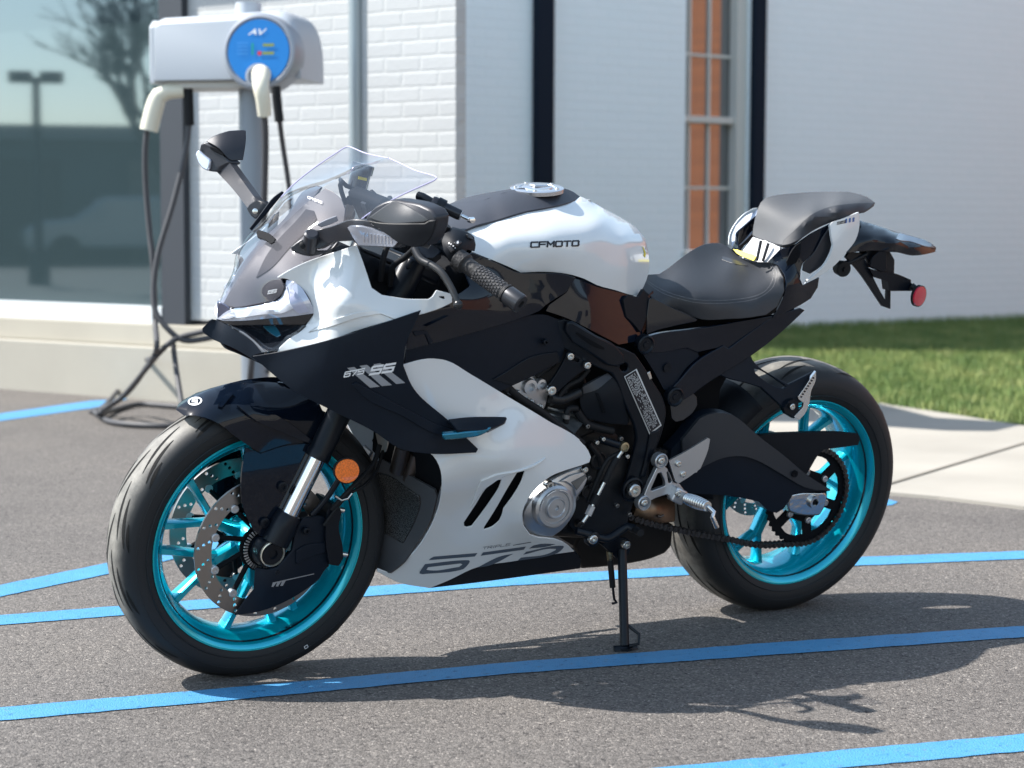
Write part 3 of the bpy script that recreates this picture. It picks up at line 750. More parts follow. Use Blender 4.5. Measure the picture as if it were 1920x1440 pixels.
def make_tyre(c, R0, W, rim, parent, marks):
    prof = tyre_prof(R0, W, rim); n = 120; bm = bmesh.new(); wl = bm.verts.layers.float.new('wear_and_sun')
    P = []
    for y_, r_ in prof:
        ring = []
        for k in range(n):
            a = 2*math.pi*k/n; v = bm.verts.new((c.x+r_*math.cos(a), y_, c.z+r_*math.sin(a)))
            v[wl] = max(0, min(1, 1.55-abs(y_)/(W*.5)*1.7)) if r_ > rim+.03 else 0; ring.append(v)
        P.append(ring)
    for A_, B_ in zip(P, P[1:]):
        for k in range(n): bm.faces.new((A_[k], A_[(k+1) % n], B_[(k+1) % n], B_[k]))
    for f_ in bm.faces: f_.smooth = True
    nf = len(bm.faces)
    for s in (1, -1):
        for (a0, y0, da, dy, wdt, rep) in marks:
            for q in range(rep):
                base = 2*math.pi*(q+(0 if s == 1 else .5))/rep+a0; m_ = 9; L1 = []; L2 = []
                for i in range(m_+1):
                    t = i/m_; a = base+da*t; y_ = (y0+dy*t**1.3); ww = wdt*math.sin(math.pi*min(1, .06+t*.9))/R0
                    for lst, sg in ((L1,-1),(L2,1)):
                        aa = a+sg*ww*(dy*.9/(abs(dy)+abs(da)*R0)); yy = y_+sg*ww*R0*(abs(da)*R0/(abs(dy)+abs(da)*R0))*(-1 if da > 0 else 1); rr = tread_r(R0, W, rim, yy)+.0007
                        lst.append(bm.verts.new((c.x+rr*math.cos(aa), s*yy, c.z+rr*math.sin(aa))))
                for i in range(m_):
                    f_ = bm.faces.new((L1[i], L1[i+1], L2[i+1], L2[i])); f_.material_index = 1
    me = bpy.data.meshes.new('tyre'); bm.normal_update(); bm.to_mesh(me); bm.free(); me.materials.append(TREAD); me.materials.append(GROOVE)
    o = bpy.data.objects.new('tyre', me); COL.objects.link(o); o.parent = parent; return o
def wheel(name, c, R0, W, rw, phase, nsp, marks, rimphase):
    w_ = bpy.data.objects.new(name, None); COL.objects.link(w_); w_.parent = bike
    make_tyre(c, R0, W, .2285, w_, marks)
    for r_, y_ in ((.246,.4995),(.268,.4985)):
        for s in (-1,1): lathe('sidewall_ridge', c, (0,1,0), [(s*(W*y_-.0008),r_-.0012),(s*(W*y_+.0006),r_),(s*(W*y_-.0008),r_+.0012)], TREAD, w_, 128, False)
    h = rw   # half rim width at flange
    prof = [(-h,.2305),(-h-.004,.2312),(-h-.0055,.229),(-h-.003,.2235),(-h+.004,.2165),(-h+.012,.213),(-h+.018,.206),(-.022,.200),(.0,.197),(.022,.200),(h-.018,.206),(h-.012,.213),(h-.004,.2165),(h+.003,.2235),(h+.0055,.229),(h+.004,.2312),(h,.2305)]
    outr = [(h-.004,.222),(h-.02,.215),(0,.206),(-h+.02,.215),(-h+.004,.222)]
    bm = bmesh.new(); blathe(bm, c, (0,1,0), prof+outr+[prof[0]], 128, False)
    rim = from_bm('rim', bm, w_, CYAN, 40)
    for s in (-1,1): lathe('rim_edge', c, (0,1,0), [(s*(h+.0052),.2325),(s*(h+.0062),.2318),(s*(h+.0058),.2300),(s*(h+.005),.2300)], CYANL, rim, 128, False)
    for s in (-1,1): lathe('rim_stripe', c, (0,1,0), [(s*(h-.0045),.2158),(s*(h-.0085),.2140),(s*(h-.0085),.2136),(s*(h-.0045),.2150)], BLKDEC, rim, 128, False)
    # Y spokes: hub - fork point - two rim points
    def bar(bm, a0, r0, a1, r1, w0, w1, d0, d1, y0=0, y1=0):
        p = Vector((math.cos(a0)*r0, y0, math.sin(a0)*r0)); q = Vector((math.cos(a1)*r1, y1, math.sin(a1)*r1))
        d = (q-p).normalized(); sn = d.cross(Vector((0,1,0))).normalized(); rings = []
        for t in (0, .25, .5, .75, 1):
            ctr = c+p.lerp(q, t); ww = (w0+(w1-w0)*t) * (1+.5*max(0, abs(t-.5)*2-.6)); dd = d0+(d1-d0)*t
            ring = []
            for (u, v) in ((-1,-.55),(-.62,-1),(.62,-1),(1,-.55),(1,.55),(.62,1),(-.62,1),(-1,.55)):
                ring.append(bm.verts.new(ctr+sn*u*ww/2+Vector((0,v*dd/2,0))))
            rings.append(ring)
        for A_, B_ in zip(rings, rings[1:]):
            for k in range(8): bm.faces.new((A_[k], A_[(k+1) % 8], B_[(k+1) % 8], B_[k]))
        bm.faces.new(rings[0]); bm.faces.new(rings[-1][::-1])
    for (ja, jr, ends, ha) in nsp:
        bm = bmesh.new(); ja = rad(ja); ha = rad(ha)
        bar(bm, ha, .030, ja, jr, .030, .022, .044, .030)
        for e in ends: bar(bm, ja+(rad(e)-ja)*.08, jr-.010, rad(e), .2005, .0150, .0160, .026, .034)
        from_bm('spoke', bm, rim, CYAN, 35)
    lathe('hub', c, (0,1,0), [(-.058,.018),(-.058,.030),(-.045,.034),(-.03,.040),(.03,.040),(.045,.034),(.058,.030),(.058,.018)], CYAN, rim, 48)
    return w_, rim
def disc(c, y0, R1, R2, parent, name='brake_disc', sgn=-1, nb=10, holes=True, ph=0):
    hs = []
    if holes:
        for k in range(nb*2):
            a = ph+2*math.pi*k/(nb*2)
            for i, rr in enumerate((R2+.007, (R1+R2)/2, R1-.007)):
                aa = a+(i-1)*.055+(.0); hs.append(circ(c.x+rr*math.cos(aa), c.z+rr*math.sin(aa), .0037, 8))
    o = plate(name, circ(c.x, c.z, R1, 120), [circ(c.x, c.z, R2, 90)]+hs, y0-.0025, .005, DISC, parent, 0)
    bm = bmesh.new(); ycar = y0
    ring = plate('disc_carrier', circ(c.x, c.z, .052, 60), [circ(c.x, c.z, .034, 50)], ycar-.003, .006, DARK, o)
    for k in range(nb):
        a = ph+2*math.pi*k/nb
        d = Vector((math.cos(a),0,math.sin(a)))
        a2 = a+.16; e = Vector((math.cos(a2),0,math.sin(a2)))
        btube(bm, [c+d*.048+Vector((0,ycar,0)), c+e*(R2-.006)+Vector((0,ycar,0))], .0055, 8, False)
    from_bm('carrier_arms', bm, o, DARK, 35)
    for k in range(nb):
        a = ph+2*math.pi*k/nb+.16; p = c+Vector((math.cos(a),0,math.sin(a)))*(R2-.002)+Vector((0,ycar-.004*(1 if sgn < 0 else -1),0))
        lathe('rotor_button', p, (0,sgn,0), [(-.008,.0088),(.002,.0088),(.003,.0075),(.003,.004),(.001,.0035),(.001,.001)], ALU, o, 20)
    return o
fm = [(0,.006,.40,.020,.0042,13),(.10,.030,.34,.016,.0040,13),(.26,.047,.20,.008,.0030,13)]
rm = [(0,.010,.42,.030,.0045,11),(.18,.048,.30,.022,.0042,11)]
fw, frim = wheel('front_wheel', FA, .300, .120, .050, 0, [x for k in range(3) for x in ((155+120*k,.105,(137+120*k,168+120*k),155+120*k),(208+120*k,.090,(183+120*k,217+120*k),208+120*k))], fm, 0)
rw, rrim = wheel('rear_wheel', RA, .315, .180, .074, 0, [(245+60*k,.140,(232+60*k,258+60*k),228+60*k) for k in range(6)], rm, 0)
dL = disc(FA, -.068, .150, .114, fw, sgn=-1, ph=.2)
dR = disc(FA, .068, .150, .114, fw, sgn=1, ph=.2)
disc(RA, .088, .110, .078, rw, sgn=1, nb=8, ph=.1)
# ABS ring and axle parts
bm = bmesh.new()
for k in range(44):
    a = 2*math.pi*k/44; d = Vector((math.cos(a),0,math.sin(a))); bbox(bm, FA+d*.043+Vector((0,-.078,0)), (.009,.003,.0028), Matrix.Rotation(-a,3,'Y'))
from_bm('sensor_ring', bm, fw, ALU, 0)
lathe('hub_cover', FA, (0,-1,0), [(.058,.046),(.074,.046),(.076,.038),(.076,.02)], DARK, fw, 40)
# valve stamp and decals on the rims
def rim_mark(c, y0, rr, a, txt, col, parent, hgt, lw=.18, flip=1, name='rim_decal'):
    bm = bmesh.new()
    def T(u, v, l):
        aa = a+flip*u*hgt/rr; r_ = rr+v*hgt; return Vector((c.x+r_*math.cos(aa), y0-l, c.z+r_*math.sin(aa)))
    strokes(bm, txt, T, lw); return from_bm(name, bm, parent, col, 0)
def barrel_mark(c, a0, a1, y0, y1, rr, col, parent):
    bm = bmesh.new(); n = 4; A_ = []
    for i in range(n+1):
        a = a0+(a1-a0)*i/n; A_.append([bm.verts.new((c.x+rr(y)*math.cos(a), y, c.z+rr(y)*math.sin(a))) for y in (y0, y1)])
    for i in range(n): bm.faces.new((A_[i][0], A_[i+1][0], A_[i+1][1], A_[i][1]))
    return from_bm('rim_stripe', bm, parent, col, 0)
for base in (rad(193), rad(12), rad(285)):
    for k in range(4): barrel_mark(FA, base+k*.04, base+k*.04+.022, -.044, -.030, lambda y: .2115+(abs(y)-.030)*.30, BLKDEC, frim)
for k in range(4): barrel_mark(RA, rad(57)-k*.045, rad(57)-k*.045+.018, -.068, -.054, lambda y: .2115+(abs(y)-.054)*.30, BLKDEC, rrim)
bm = bmesh.new(); strokes(bm, 'CFMOTO', lambda u, v, l: Vector((RA.x+(.2130-.0)*math.cos(rad(-54)+u*.0135/.2), -.060-v*.010, RA.z+(.2130)*math.sin(rad(-54)+u*.0135/.2))), .17)
from_bm('rim_decal', bm, rrim, BLKDEC, 0)
bm = bmesh.new(); barrel = 0
strokes(bm, 'E', lambda u, v, l: Vector((FA.x+.2112*math.cos(rad(-68)+u*.02/.2), -.030-v*.012, FA.z+.2112*math.sin(rad(-68)+u*.02/.2))), .2); from_bm('rim_decal', bm, frim, BLKDEC, 0)

bm = bmesh.new()
def TS(u, v, l): a = rad(-64)+u*.006/.26; r_ = .262+v*.006; return Vector((FA.x+r_*math.cos(a), -.0595-.0006-l, FA.z+r_*math.sin(a)))
strokes(bm, 'O', TS, .22, 0, 1.2); from_bm('tyre_stamp', bm, fw, WHDEC, 0)
# ------------------------------------------------ fork
FK = bpy.data.objects.new('fork', None); COL.objects.link(FK); FK.parent = bike
for s in (-1, 1):
    b0 = FA+Vector((.0, s*.104, 0))
    lathe('fork_leg', b0, SD, [(.02,.018),(.022,.028),(.060,.029),(.080,.0265),(.088,.0235),(.088,.012)], FRAME, FK, 32)
    lathe('stanchion', b0, SD, [(.08,.0185),(.26,.0185)], CHROME, FK, 40, False)
    lathe('fork_tube', b0, SD, [(.212,.0205),(.213,.0255),(.226,.0262),(.230,.0245),(.40,.0265),(.42,.030),(.655,.030),(.665,.024),(.665,.01)], FRAME, FK, 40)
    lathe('axle_clamp', b0+Vector((0,-s*.022,0)), (0,s,0), [(-.02,.030),(-.01,.034),(.020,.034),(.030,.031),(.0305,.027)], FRAME, FK, 40)
    lathe('axle_ring', b0+Vector((0,0,0)), (0,s,0), [(.006,.0265),(.0125,.0265),(.0135,.0245),(.009,.0225)], mat('machined ring', (.75,.72,.62), .3, .8), FK, 48, False)
    lathe('axle_cap', b0, (0,s,0), [(.0,.0235),(.010,.0235),(.013,.0215),(.013,.0105),(.004,.0100),(.003,.001)], FRAME, FK, 40)
for t_, nm in ((.52,'triple_clamp'),(.64,'triple_clamp')):
    bm = bmesh.new(); c_ = FA+SD*t_+Vector((0.02,0,0)); bbox(bm, c_, (.085,.26,.03), Matrix.Rotation(RAKE,3,'Y')); from_bm(nm, bm, FK, FRAME, 30, .008)
tube('steering_stem', [FA+SD*.52+Vector((.03,0,.01)), FA+SD*.67+Vector((.03,0,.01))], .024, FRAME, FK, 24, False)

# ------------------------------------------------ front fender
fen = panel('front_fender', 'C', [(512,300,0),(560,262,0),(640,222,0),(760,165,0),(900,130,-.004),(1040,122,-.012),(1200,140,-.03),(1420,230,-.07),(1480,360,-.085),(1400,545,-.089),(1240,530,-.089),(1080,590,-.088),(1000,545,-.088),(900,478,-.082),(790,392,-.073),(700,352,-.060),(640,340,-.045),(565,340,-.022)],
   [(760,280,-.05),(980,260,-.066),(1180,300,-.078),(1000,400,-.083)], BLACKG, join=True, bridge=.05, key='fender', thick=.004, parent=bike, h=14)
panel('fender_blade', 'C', [(905,268),(1050,275),(1250,390),(1395,500),(1392,528),(1200,450),(1010,360)], (), BLACKG, base='fender', off=-.010, thick=.008, parent=fen)
panel('fender_vane', 'C', [(785,280),(835,205),(885,200),(850,235),(815,285)], (), BLACKG, base='fender', off=-.006, thick=.006, parent=fen)
# round emblem on the nose of the fender
S = SURF['fender']
def ringdecal(name, f, c, rx, ry, rot, base, m, parent, inner=.78, lift=.0012):
    bm = bmesh.new(); S = SURF[base]; ox, oy, sc = FR[f]; n = 36; A_ = []
    for k in range(n):
        a = 2*math.pi*k/n; row = []
        for q in (1, inner):
            u, v = rx*q*math.cos(a), ry*q*math.sin(a); x = (c[0]+u*math.cos(rot)-v*math.sin(rot))/sc+ox; y_ = (c[1]+u*math.sin(rot)+v*math.cos(rot))/sc+oy
            row.append(bm.verts.new(L(x, y_, float(S([(x,y_)])[0])-lift)))
        A_.append(row)
    for k in range(n): bm.faces.new((A_[k][0], A_[k][1], A_[(k+1) % n][1], A_[(k+1) % n][0]))
    return from_bm(name, bm, parent, m, 0)
ringdecal('emblem', 'C', (636,247), 46, 27, -.15, 'fender', WHDEC, fen)
decal('emblem_letter', 'S', 'C', (616,266), (22,-3), (6,-34), 'fender', WHDEC, fen, .34, 0, 1.4, .0013)
fg = panel('fork_guard', 'C', [(962,545),(1060,585),(1240,530),(1405,520),(1420,590),(1330,760),(1235,950),(1160,1120),(1085,1135),(1010,1075),(945,930),(935,740)], [(1200,700,-.093),(1000,700,-.090),(1150,1100,-.094)], BLACKG, thick=.006, parent=fen, h=14)
mirror(fg)
for p in ((1200,797),(1085,1030)):
    x, y = p[0]/3.42857+180, p[1]/3.42857+680; lathe('guard_bolt', L(x, y, -.097), (0,-1,0), [(-.003,.0105),(.003,.0105),(.004,.009),(.004,.005),(.001,.0045),(.001,.001)], FRAME, fg, 24)
# disc cover / caliper
dcv = panel('brake_duct', 'D', [(1020,700),(1090,712),(1165,700),(1262,590),(1290,450),(1330,385),(1440,368),(1485,380),(1480,500),(1500,690),(1470,720),(1440,770),(1340,850),(1200,930),(1050,985),(890,1008),(940,930),(1010,840)],
  [(1020,700,-.088),(1090,712,-.112),(1300,600,-.118),(1400,400,-.112),(1480,500,-.108),(1440,770,-.108),(1100,950,-.104),(890,1008,-.080),(1010,840,-.092),(1060,820,-.108)], BLACKM, thick=.010, parent=bike, h=14, bev=.002)
SURF['duct'] = TPS(fr('D', [(1020,700,-.088),(1090,712,-.112),(1300,600,-.118),(1400,400,-.112),(1480,500,-.108),(1440,770,-.108),(1100,950,-.104),(890,1008,-.080),(1010,840,-.092),(1060,820,-.108)]))
mirror(dcv)
patchdecal('duct_line', 'D', [[(1135,797),(1400,738),(1403,743),(1140,802)]], 'duct', SILVDEC, dcv)
patchdecal('duct_stripe', 'D', [[(1136+30*k,800-6*k),(1160+30*k,797-6*k),(1140+30*k,824-3*k),(1128+28*k,824-3*k)] for k in range(3)], 'duct', SILVDEC, dcv)
panel('duct_ridge', 'D', [(1290,590),(1340,560),(1480,540),(1480,600),(1340,650),(1290,680)], (), BLACKM, base='duct', off=-.004, thick=.006, parent=dcv)
for p, r_ in (((1350,462),.008),((1160,727),.006)):
    x, y = p[0]/3.42857+180, p[1]/3.42857+860; bolt('duct_bolt', L(x, y, -.120 if r_ > .007 else -.117), r_, dcv, m=FRAME)
cal = panel('brake_caliper', 'D', [(1490,330),(1520,290),(1560,300),(1580,345),(1560,440),(1585,560),(1590,640),(1560,690),(1500,680),(1480,560),(1480,400)], (), FRAME, y=-.118, thick=.075, parent=bike, in_dir=(0,1,0), bev=.006)
for p in ((1557,327),(1577,613)):
    x, y = p[0]/3.42857+180, p[1]/3.42857+860; q = L(x, y, -.09); tube('caliper_pin', [q+Vector((-.012,0,.003)), q+Vector((.012,0,-.003))], .0062, STEEL, cal, 16, False)
mirror(cal)
# orange reflector and bracket, brake hoses
q = L(650, 882, -.150)
ax_ = Vector((-.25,-1,.05)).normalized()
refl = lathe('side_reflector', q, ax_, [(-.005,.0275),(.003,.0275),(.004,.0245)], RUBBERB, bike, 40)
lathe('amber_lens', q, ax_, [(.0035,.0250),(.0065,.0244),(.007,.020)], ORANGE, refl, 40)
tube('reflector_stay', [q+Vector((.0,.006,-.0)), L(612,935,-.125), L(585,965,-.115)], .006, FRAME, refl, 10)
tube('brake_hose', [L(712,835,-.09), L(700,870,-.11), L(668,905,-.13), L(640,935,-.13), L(622,955,-.12)], .0052, RUBBERB, bike)
tube('brake_hose', [L(718,845,-.08), L(705,885,-.10), L(680,912,-.125), L(650,930,-.128), L(607,985,-.118)], .0035, RUBBERB, bike)
tube('hose_clip', [L(628,930,-.14), L(640,938,-.14), L(652,935,-.14), L(660,925,-.14)], .0025, STEEL, bike)

GREYP2 = mat('grey lip plastic', (.13,.14,.16), .4)
# ------------------------------------------------ headlight nose
DR = lambda *a: a
cowl = panel('upper_cowl', 'A', [(618,1030),(690,985),(790,935),(900,893),(1000,860),(1125,820),(1150,880),(1180,960),(1225,1095),(1290,1140),(1450,1165),(1590,1168),(1615,1150),(1640,1110),(1740,1135),(1742,1190),(1700,1212),(1560,1262),(1380,1300),(1130,1372),(960,1432),(780,1482),(600,1512),(680,1432),(770,1370),(845,1270),(838,1205),(800,1130),(730,1060),(680,1040)],
  [(618,1030,-.118),(790,935,-.128),(1125,820,-.185),(1225,1095,-.225),(1450,1165,-.245),(1740,1135,-.262),(1742,1190,-.264),(1380,1300,-.258),(1130,1372,-.243),(960,1432,-.215),(600,1512,-.130),(680,1432,-.142),(845,1270,-.152),(838,1205,-.148),(730,1060,-.122),(1000,1200,-.228),(950,960,-.158),(1060,1000,-.200)],
  WHITE, holes=[[(1655,1150),(1690,1150),(1697,1168),(1680,1166),(1662,1158)]], key='cowl', parent=bike, h=11)
mirror(cowl)
# recess crease: darker lower step of the cowl
panel('cowl_step', 'A', [(905,1330),(1060,1275),(1250,1243),(1300,1250),(1420,1287),(1380,1300),(1280,1262),(1130,1290),(960,1345),(820,1378)], (), WHITE, base='cowl', off=-.003, thick=.003, parent=cowl)
# screen: smoked lower, clear upper
def plastic(name, tint, al, ro=.02):
    m = bpy.data.materials.new(name); m.use_nodes = True; n_ = m.node_tree; n_.nodes.clear()
    o_ = n_.nodes.new('ShaderNodeOutputMaterial'); tr = n_.nodes.new('ShaderNodeBsdfTransparent'); gl = n_.nodes.new('ShaderNodeBsdfGlossy'); df = n_.nodes.new('ShaderNodeBsdfDiffuse')
    tr.inputs[0].default_value = (*tint, 1); gl.inputs['Roughness'].default_value = ro; df.inputs[0].default_value = (.5,.48,.56,1)
    lw_ = n_.nodes.new('ShaderNodeLayerWeight'); lw_.inputs[0].default_value = .5
    pw = n_.nodes.new('ShaderNodeMath'); pw.operation = 'POWER'; n_.links.new(lw_.outputs['Facing'], pw.inputs[0]); pw.inputs[1].default_value = 3.5
    fr_ = n_.nodes.new('ShaderNodeMath'); fr_.operation = 'MULTIPLY_ADD'; n_.links.new(pw.outputs[0], fr_.inputs[0]); fr_.inputs[1].default_value = .75; fr_.inputs[2].default_value = .06
    m1 = n_.nodes.new('ShaderNodeMixShader'); m1.inputs[0].default_value = al; n_.links.new(tr.outputs[0], m1.inputs[1]); n_.links.new(df.outputs[0], m1.inputs[2])
    m2 = n_.nodes.new('ShaderNodeMixShader'); n_.links.new(fr_.outputs[0], m2.inputs[0]); n_.links.new(m1.outputs[0], m2.inputs[1]); n_.links.new(gl.outputs[0], m2.inputs[2])
    n_.links.new(m2.outputs[0], o_.inputs[0]); return m
SMOKE = plastic('smoked windscreen', (.86,.86,.88), .012)
scr_ctl = [(250,1200,0),(300,1110,0),(400,940,0),(540,760,0),(660,635,0),(800,520,0),(1000,405,0),(1334,260,0),(1510,343,-.112),(1600,368,-.172),(600,1175,-.100),(620,1030,-.105),(690,985,-.118),(790,930,-.136),(900,880,-.146),(1000,800,-.158),(1090,710,-.166),(1220,610,-.174),(1400,508,-.186),(1640,388,-.198),(400,1150,-.045),(560,900,-.050),(900,600,-.075),(1400,400,-.100)]
screen = panel('windscreen', 'A', [(252,1200),(300,1110),(400,940),(540,760),(660,635),(800,520),(1000,405),(1334,260),(1420,300),(1510,343),(1600,368),(1636,380),(1645,390),(1632,404),(1400,508),(1220,610),(1090,710),(1000,800),(900,880),(790,930),(690,985),(622,1030),(668,1075),(655,1130),(600,1172),(480,1196),(330,1216)],
  scr_ctl, SMOKE, join=True, key='screen', parent=bike, thick=0, h=9, bev=0)
EDGE = mat('screen edge', (.50,.46,.66), .15, .2, .8)
S_ = SURF['screen']
def edge_pts(pts, sg=1):
    o = []
    for x, y in pts:
        X, Y = x/3.42857+340, y/3.42857+220; v = L(X, Y, float(S_([(X,Y)])[0])); o.append(Vector((v.x, v.y*sg, v.z)))
    return o
for sg in (1,-1): tube('screen_edge', edge_pts([(1334,262),(1420,302),(1510,344),(1600,369),(1636,382),(1642,390),(1630,403),(1400,508),(1220,610),(1090,710)], sg), .0014, EDGE, screen, 8, True, .01)
# inner cowl under the screen: dark dome with the duct and lettering
INNER = mat('purple grey inner cowl', (.060,.059,.070), .5, .05, spec=.3, bump=(1600,.2,.0003))
ictl = [(270,1205,0),(400,985,0),(560,800,0),(700,660,0),(800,560,0),(880,480,0),(600,1180,-.100),(640,1060,-.105),(790,945,-.115),(900,880,-.12),(1000,760,-.115),(1060,600,-.105)]
dome = panel('inner_cowl', 'A', [(262,1212),(320,1110),(410,970),(560,790),(690,655),(800,555),(925,455),(980,480),(1030,530),(1052,590),(1040,680),(980,800),(900,885),(790,945),(690,995),(640,1040),(660,1090),(640,1140),(590,1180),(460,1205),(330,1222)], ictl, INNER, join=True, key='dome', parent=bike, thick=.004, h=12)
panel('inner_cowl_recess', 'A', [(610,800),(760,640),(800,590),(850,600),(868,650),(840,690),(700,830),(560,980),(480,1030),(540,900)], (), mat('recess black', (.020,.019,.026), .6, spec=.1), base='dome', off=-.003, thick=.004, parent=dome)
panel('intake_slot', 'A', [(480,738),(495,722),(520,728),(575,752),(605,780),(598,800),(575,815),(530,785),(488,770)], (), DARK, base='screen', off=-.002, thick=.006, parent=screen)
decal('cowl_lettering', 'CFMOTO', 'A', (812,520), (12.0,4.6), (2,-13), 'dome', WHDEC, dome, .27, .3, 1.0, .004)
decal('screen_lettering', 'SS', 'A', (555,1135), (19,-3.5), (6,-20), 'screen', WHDEC, screen, .22, .2, 1.3, .0008)
# headlights
hl_ctl = [(325,535,0),(480,420,-.030),(700,385,-.055),(1080,300,-.098),(1225,50,-.106),(1525,445,-.152),(1400,605,-.146),(480,605,-.034),(1330,130,-.124),(1000,530,-.100),(1000,440,-.112),(1240,300,-.136)]
LAMPS = mat('silver lamp glass', (.50,.53,.62), .13, .35, 1.0, .02)
drl = panel('headlight', 'N', [(325,538),(400,470),(480,418),(700,386),(1000,325),(1085,298),(1140,258),(1175,190),(1195,120),(1215,35),(1290,40),(1390,110),(1500,275),(1585,440),(1570,462),(1380,490),(1000,528),(560,560),(400,556)], hl_ctl, LAMPS, key='hl', parent=bike, thick=.010, h=9, bev=.002)
panel('light_blade', 'N', [(360,530),(500,450),(760,410),(1080,340),(1170,270),(1212,110),(1235,200),(1260,330),(1300,400),(1200,450),(900,480),(560,525)], (), mat('light guide', (.66,.69,.76), .16, .35, .8), base='hl', off=-.004, thick=.005, parent=drl, h=8, bev=.0015)
panel('light_wing', 'N', [(1255,170),(1290,135),(1350,220),(1440,330),(1505,440),(1380,470),(1290,400),(1262,330)], (), mat('pale lamp body', (.38,.39,.50), .3, .2, .8), base='hl', off=-.003, thick=.003, parent=drl, h=9)
panel('lamp_band', 'N', [(330,545),(400,556),(560,562),(1000,530),(1380,492),(1572,464),(1450,607),(1000,608),(700,612),(480,607)], (), LENSD, base='hl', thick=.008, parent=drl, h=9)
panel('lamp_glint', 'N', [(380,530),(440,490),(530,485),(555,510),(480,535),(420,540)], (), mat('light guide'), base='hl', off=-.006, thick=.002, parent=drl, h=8)  # pale sliver painting a highlight on the lamp, borrows the guide material
mirror(drl)
hl2 = panel('headlamp_lens', 'N', [(480,610),(700,614),(1000,611),(1450,609),(1370,700),(1275,800),(1160,890),(1065,955),(1030,945),(930,962),(860,890),(780,825),(640,710),(545,660)], [(480,610,-.034),(1400,609,-.144),(1042,936,-.126),(930,962,-.112),(640,710,-.060),(1000,760,-.085)], LENSD, key='hl2', parent=bike, thick=.008, h=9)
panel('projector', 'N', [(905,620),(1060,616),(1100,660),(1138,740),(1090,768),(1040,740),(960,680)], (), mat('blue coated glass', (.02,.15,.24), .12, .4, 1.0), base='hl2', off=-.002, thick=.003, parent=hl2, h=8)
mirror(hl2)
panel('lamp_lip', 'N', [(380,640),(480,635),(545,658),(645,712),(790,822),(935,966),(890,972),(770,860),(640,765),(530,700),(400,690)], [(380,640,-.010),(545,658,-.045),(790,822,-.085),(935,966,-.115),(400,690,-.010)], GREYP2, parent=bike, thick=.004, h=9)
chin = panel('chin_intake', 'N', [(300,548),(340,560),(470,612),(545,665),(790,830),(935,970),(800,1000),(765,1022),(830,1085),(560,925),(220,765),(140,700),(132,655),(200,590),(270,540)], [(300,548,0),(470,612,-.030),(935,970,-.112),(765,1022,-.085),(560,925,-.055),(220,765,-.010),(132,655,0),(270,540,0)], BLACKM, join=True, bridge=.06, parent=bike, thick=.006, h=10)
panel('nose_plug', 'N', [(325,535),(322,318),(365,325),(420,352),(478,400),(475,420),(400,470)], [(325,535,0),(322,318,0),(478,400,-.030),(400,470,-.012)], mat('nose glass', (.10,.11,.17), .10, .5, 1.0), join=True, bridge=.01, parent=bike, thick=.004, h=8)

# ------------------------------------------------ side panels
sp_ctl = [(473,668,-.105),(520,661,-.138),(620,636,-.238),(700,612,-.262),(772,590,-.268),(756,686,-.268),(772,722,-.266),(845,792,-.258),(897,843,-.252),(805,850,-.262),(755,842,-.256),(700,808,-.248),(620,768,-.220),(545,728,-.168),(620,700,-.240),(700,740,-.256),(780,800,-.254)]
sp = panel('side_panel', 'P', [(473,668),(520,660),(620,636),(700,612),(790,582),(776,612),(762,645),(757,686),(772,722),(845,792),(897,842),(893,849),(805,851),(755,843),(700,809),(620,769),(545,729),(500,692)], sp_ctl, BLACKM, key='side', parent=bike, thick=.005, h=9)
mirror(sp)
panel('side_panel_rib', 'P', [(660,722),(668,718),(760,766),(830,800),(872,808),(868,818),(826,816),(750,778),(690,750)], (), BLACKM, base='side', off=-.004, thick=.005, parent=sp)
patchdecal('grey_stripe', 'P', [[(651,690),(664,688),(712,725),(694,727)], [(674,686),(688,684),(735,722),(716,724)], [(700,683),(713,681),(760,718),(743,720)]], 'side', SILVDEC, sp, .0006, 7)
decal('lettering', '675', 'P', (645,707), (8.2,-1.6), (2.6,-9), 'side', WHDEC, sp, .27, .32, 1.25, .0016)
decal('lettering', 'SS', 'P', (694,702), (12.6,-1.9), (5,-14), 'side', WHDEC, sp, .30, .40, 1.45, .0016)
# gloss side cover above
gc_ctl = [(775,586,-.255),(762,645,-.262),(860,640,-.225),(1000,592,-.185),(1030,576,-.180),(885,475,-.165),(975,510,-.168),(1080,514,-.165),(850,560,-.225),(870,500,-.17),(900,560,-.205),(1060,552,-.168)]
gcv = panel('side_cover', 'P', [(775,588),(800,574),(852,556),(882,536),(868,500),(852,488),(886,474),(930,492),(973,511),(1010,512),(1062,515),(1080,521),(1062,548),(1024,572),(1012,583),(990,592),(890,624),(763,657),(764,640)], gc_ctl, BLACKG, key='gloss', parent=bike, thick=.004, h=10)
mirror(gcv)
panel('cover_step', 'P', [(775,622),(800,620),(812,640),(806,646),(798,626),(780,630)], (), BLACKM, base='gloss', off=-.003, thick=.003, parent=gcv)
panel('cover_fin', 'P', [(800,612),(842,592),(838,600),(846,606),(812,612)], (), BLACKG, base='gloss', off=-.008, thick=.010, parent=gcv)
fcv = panel('frame_cover', 'P', [(1078,521),(1120,528),(1180,554),(1210,560),(1225,545),(1228,590),(1195,640),(1160,646),(1120,625),(1062,596),(1024,583),(1030,572),(1062,549)], [(1078,521,-.148),(1180,554,-.108),(1228,590,-.092),(1195,640,-.128),(1160,646,-.155),(1062,596,-.178),(1024,583,-.180),(1110,575,-.163)], BLACKG, key='fcv', parent=bike, thick=.004)
mirror(fcv)
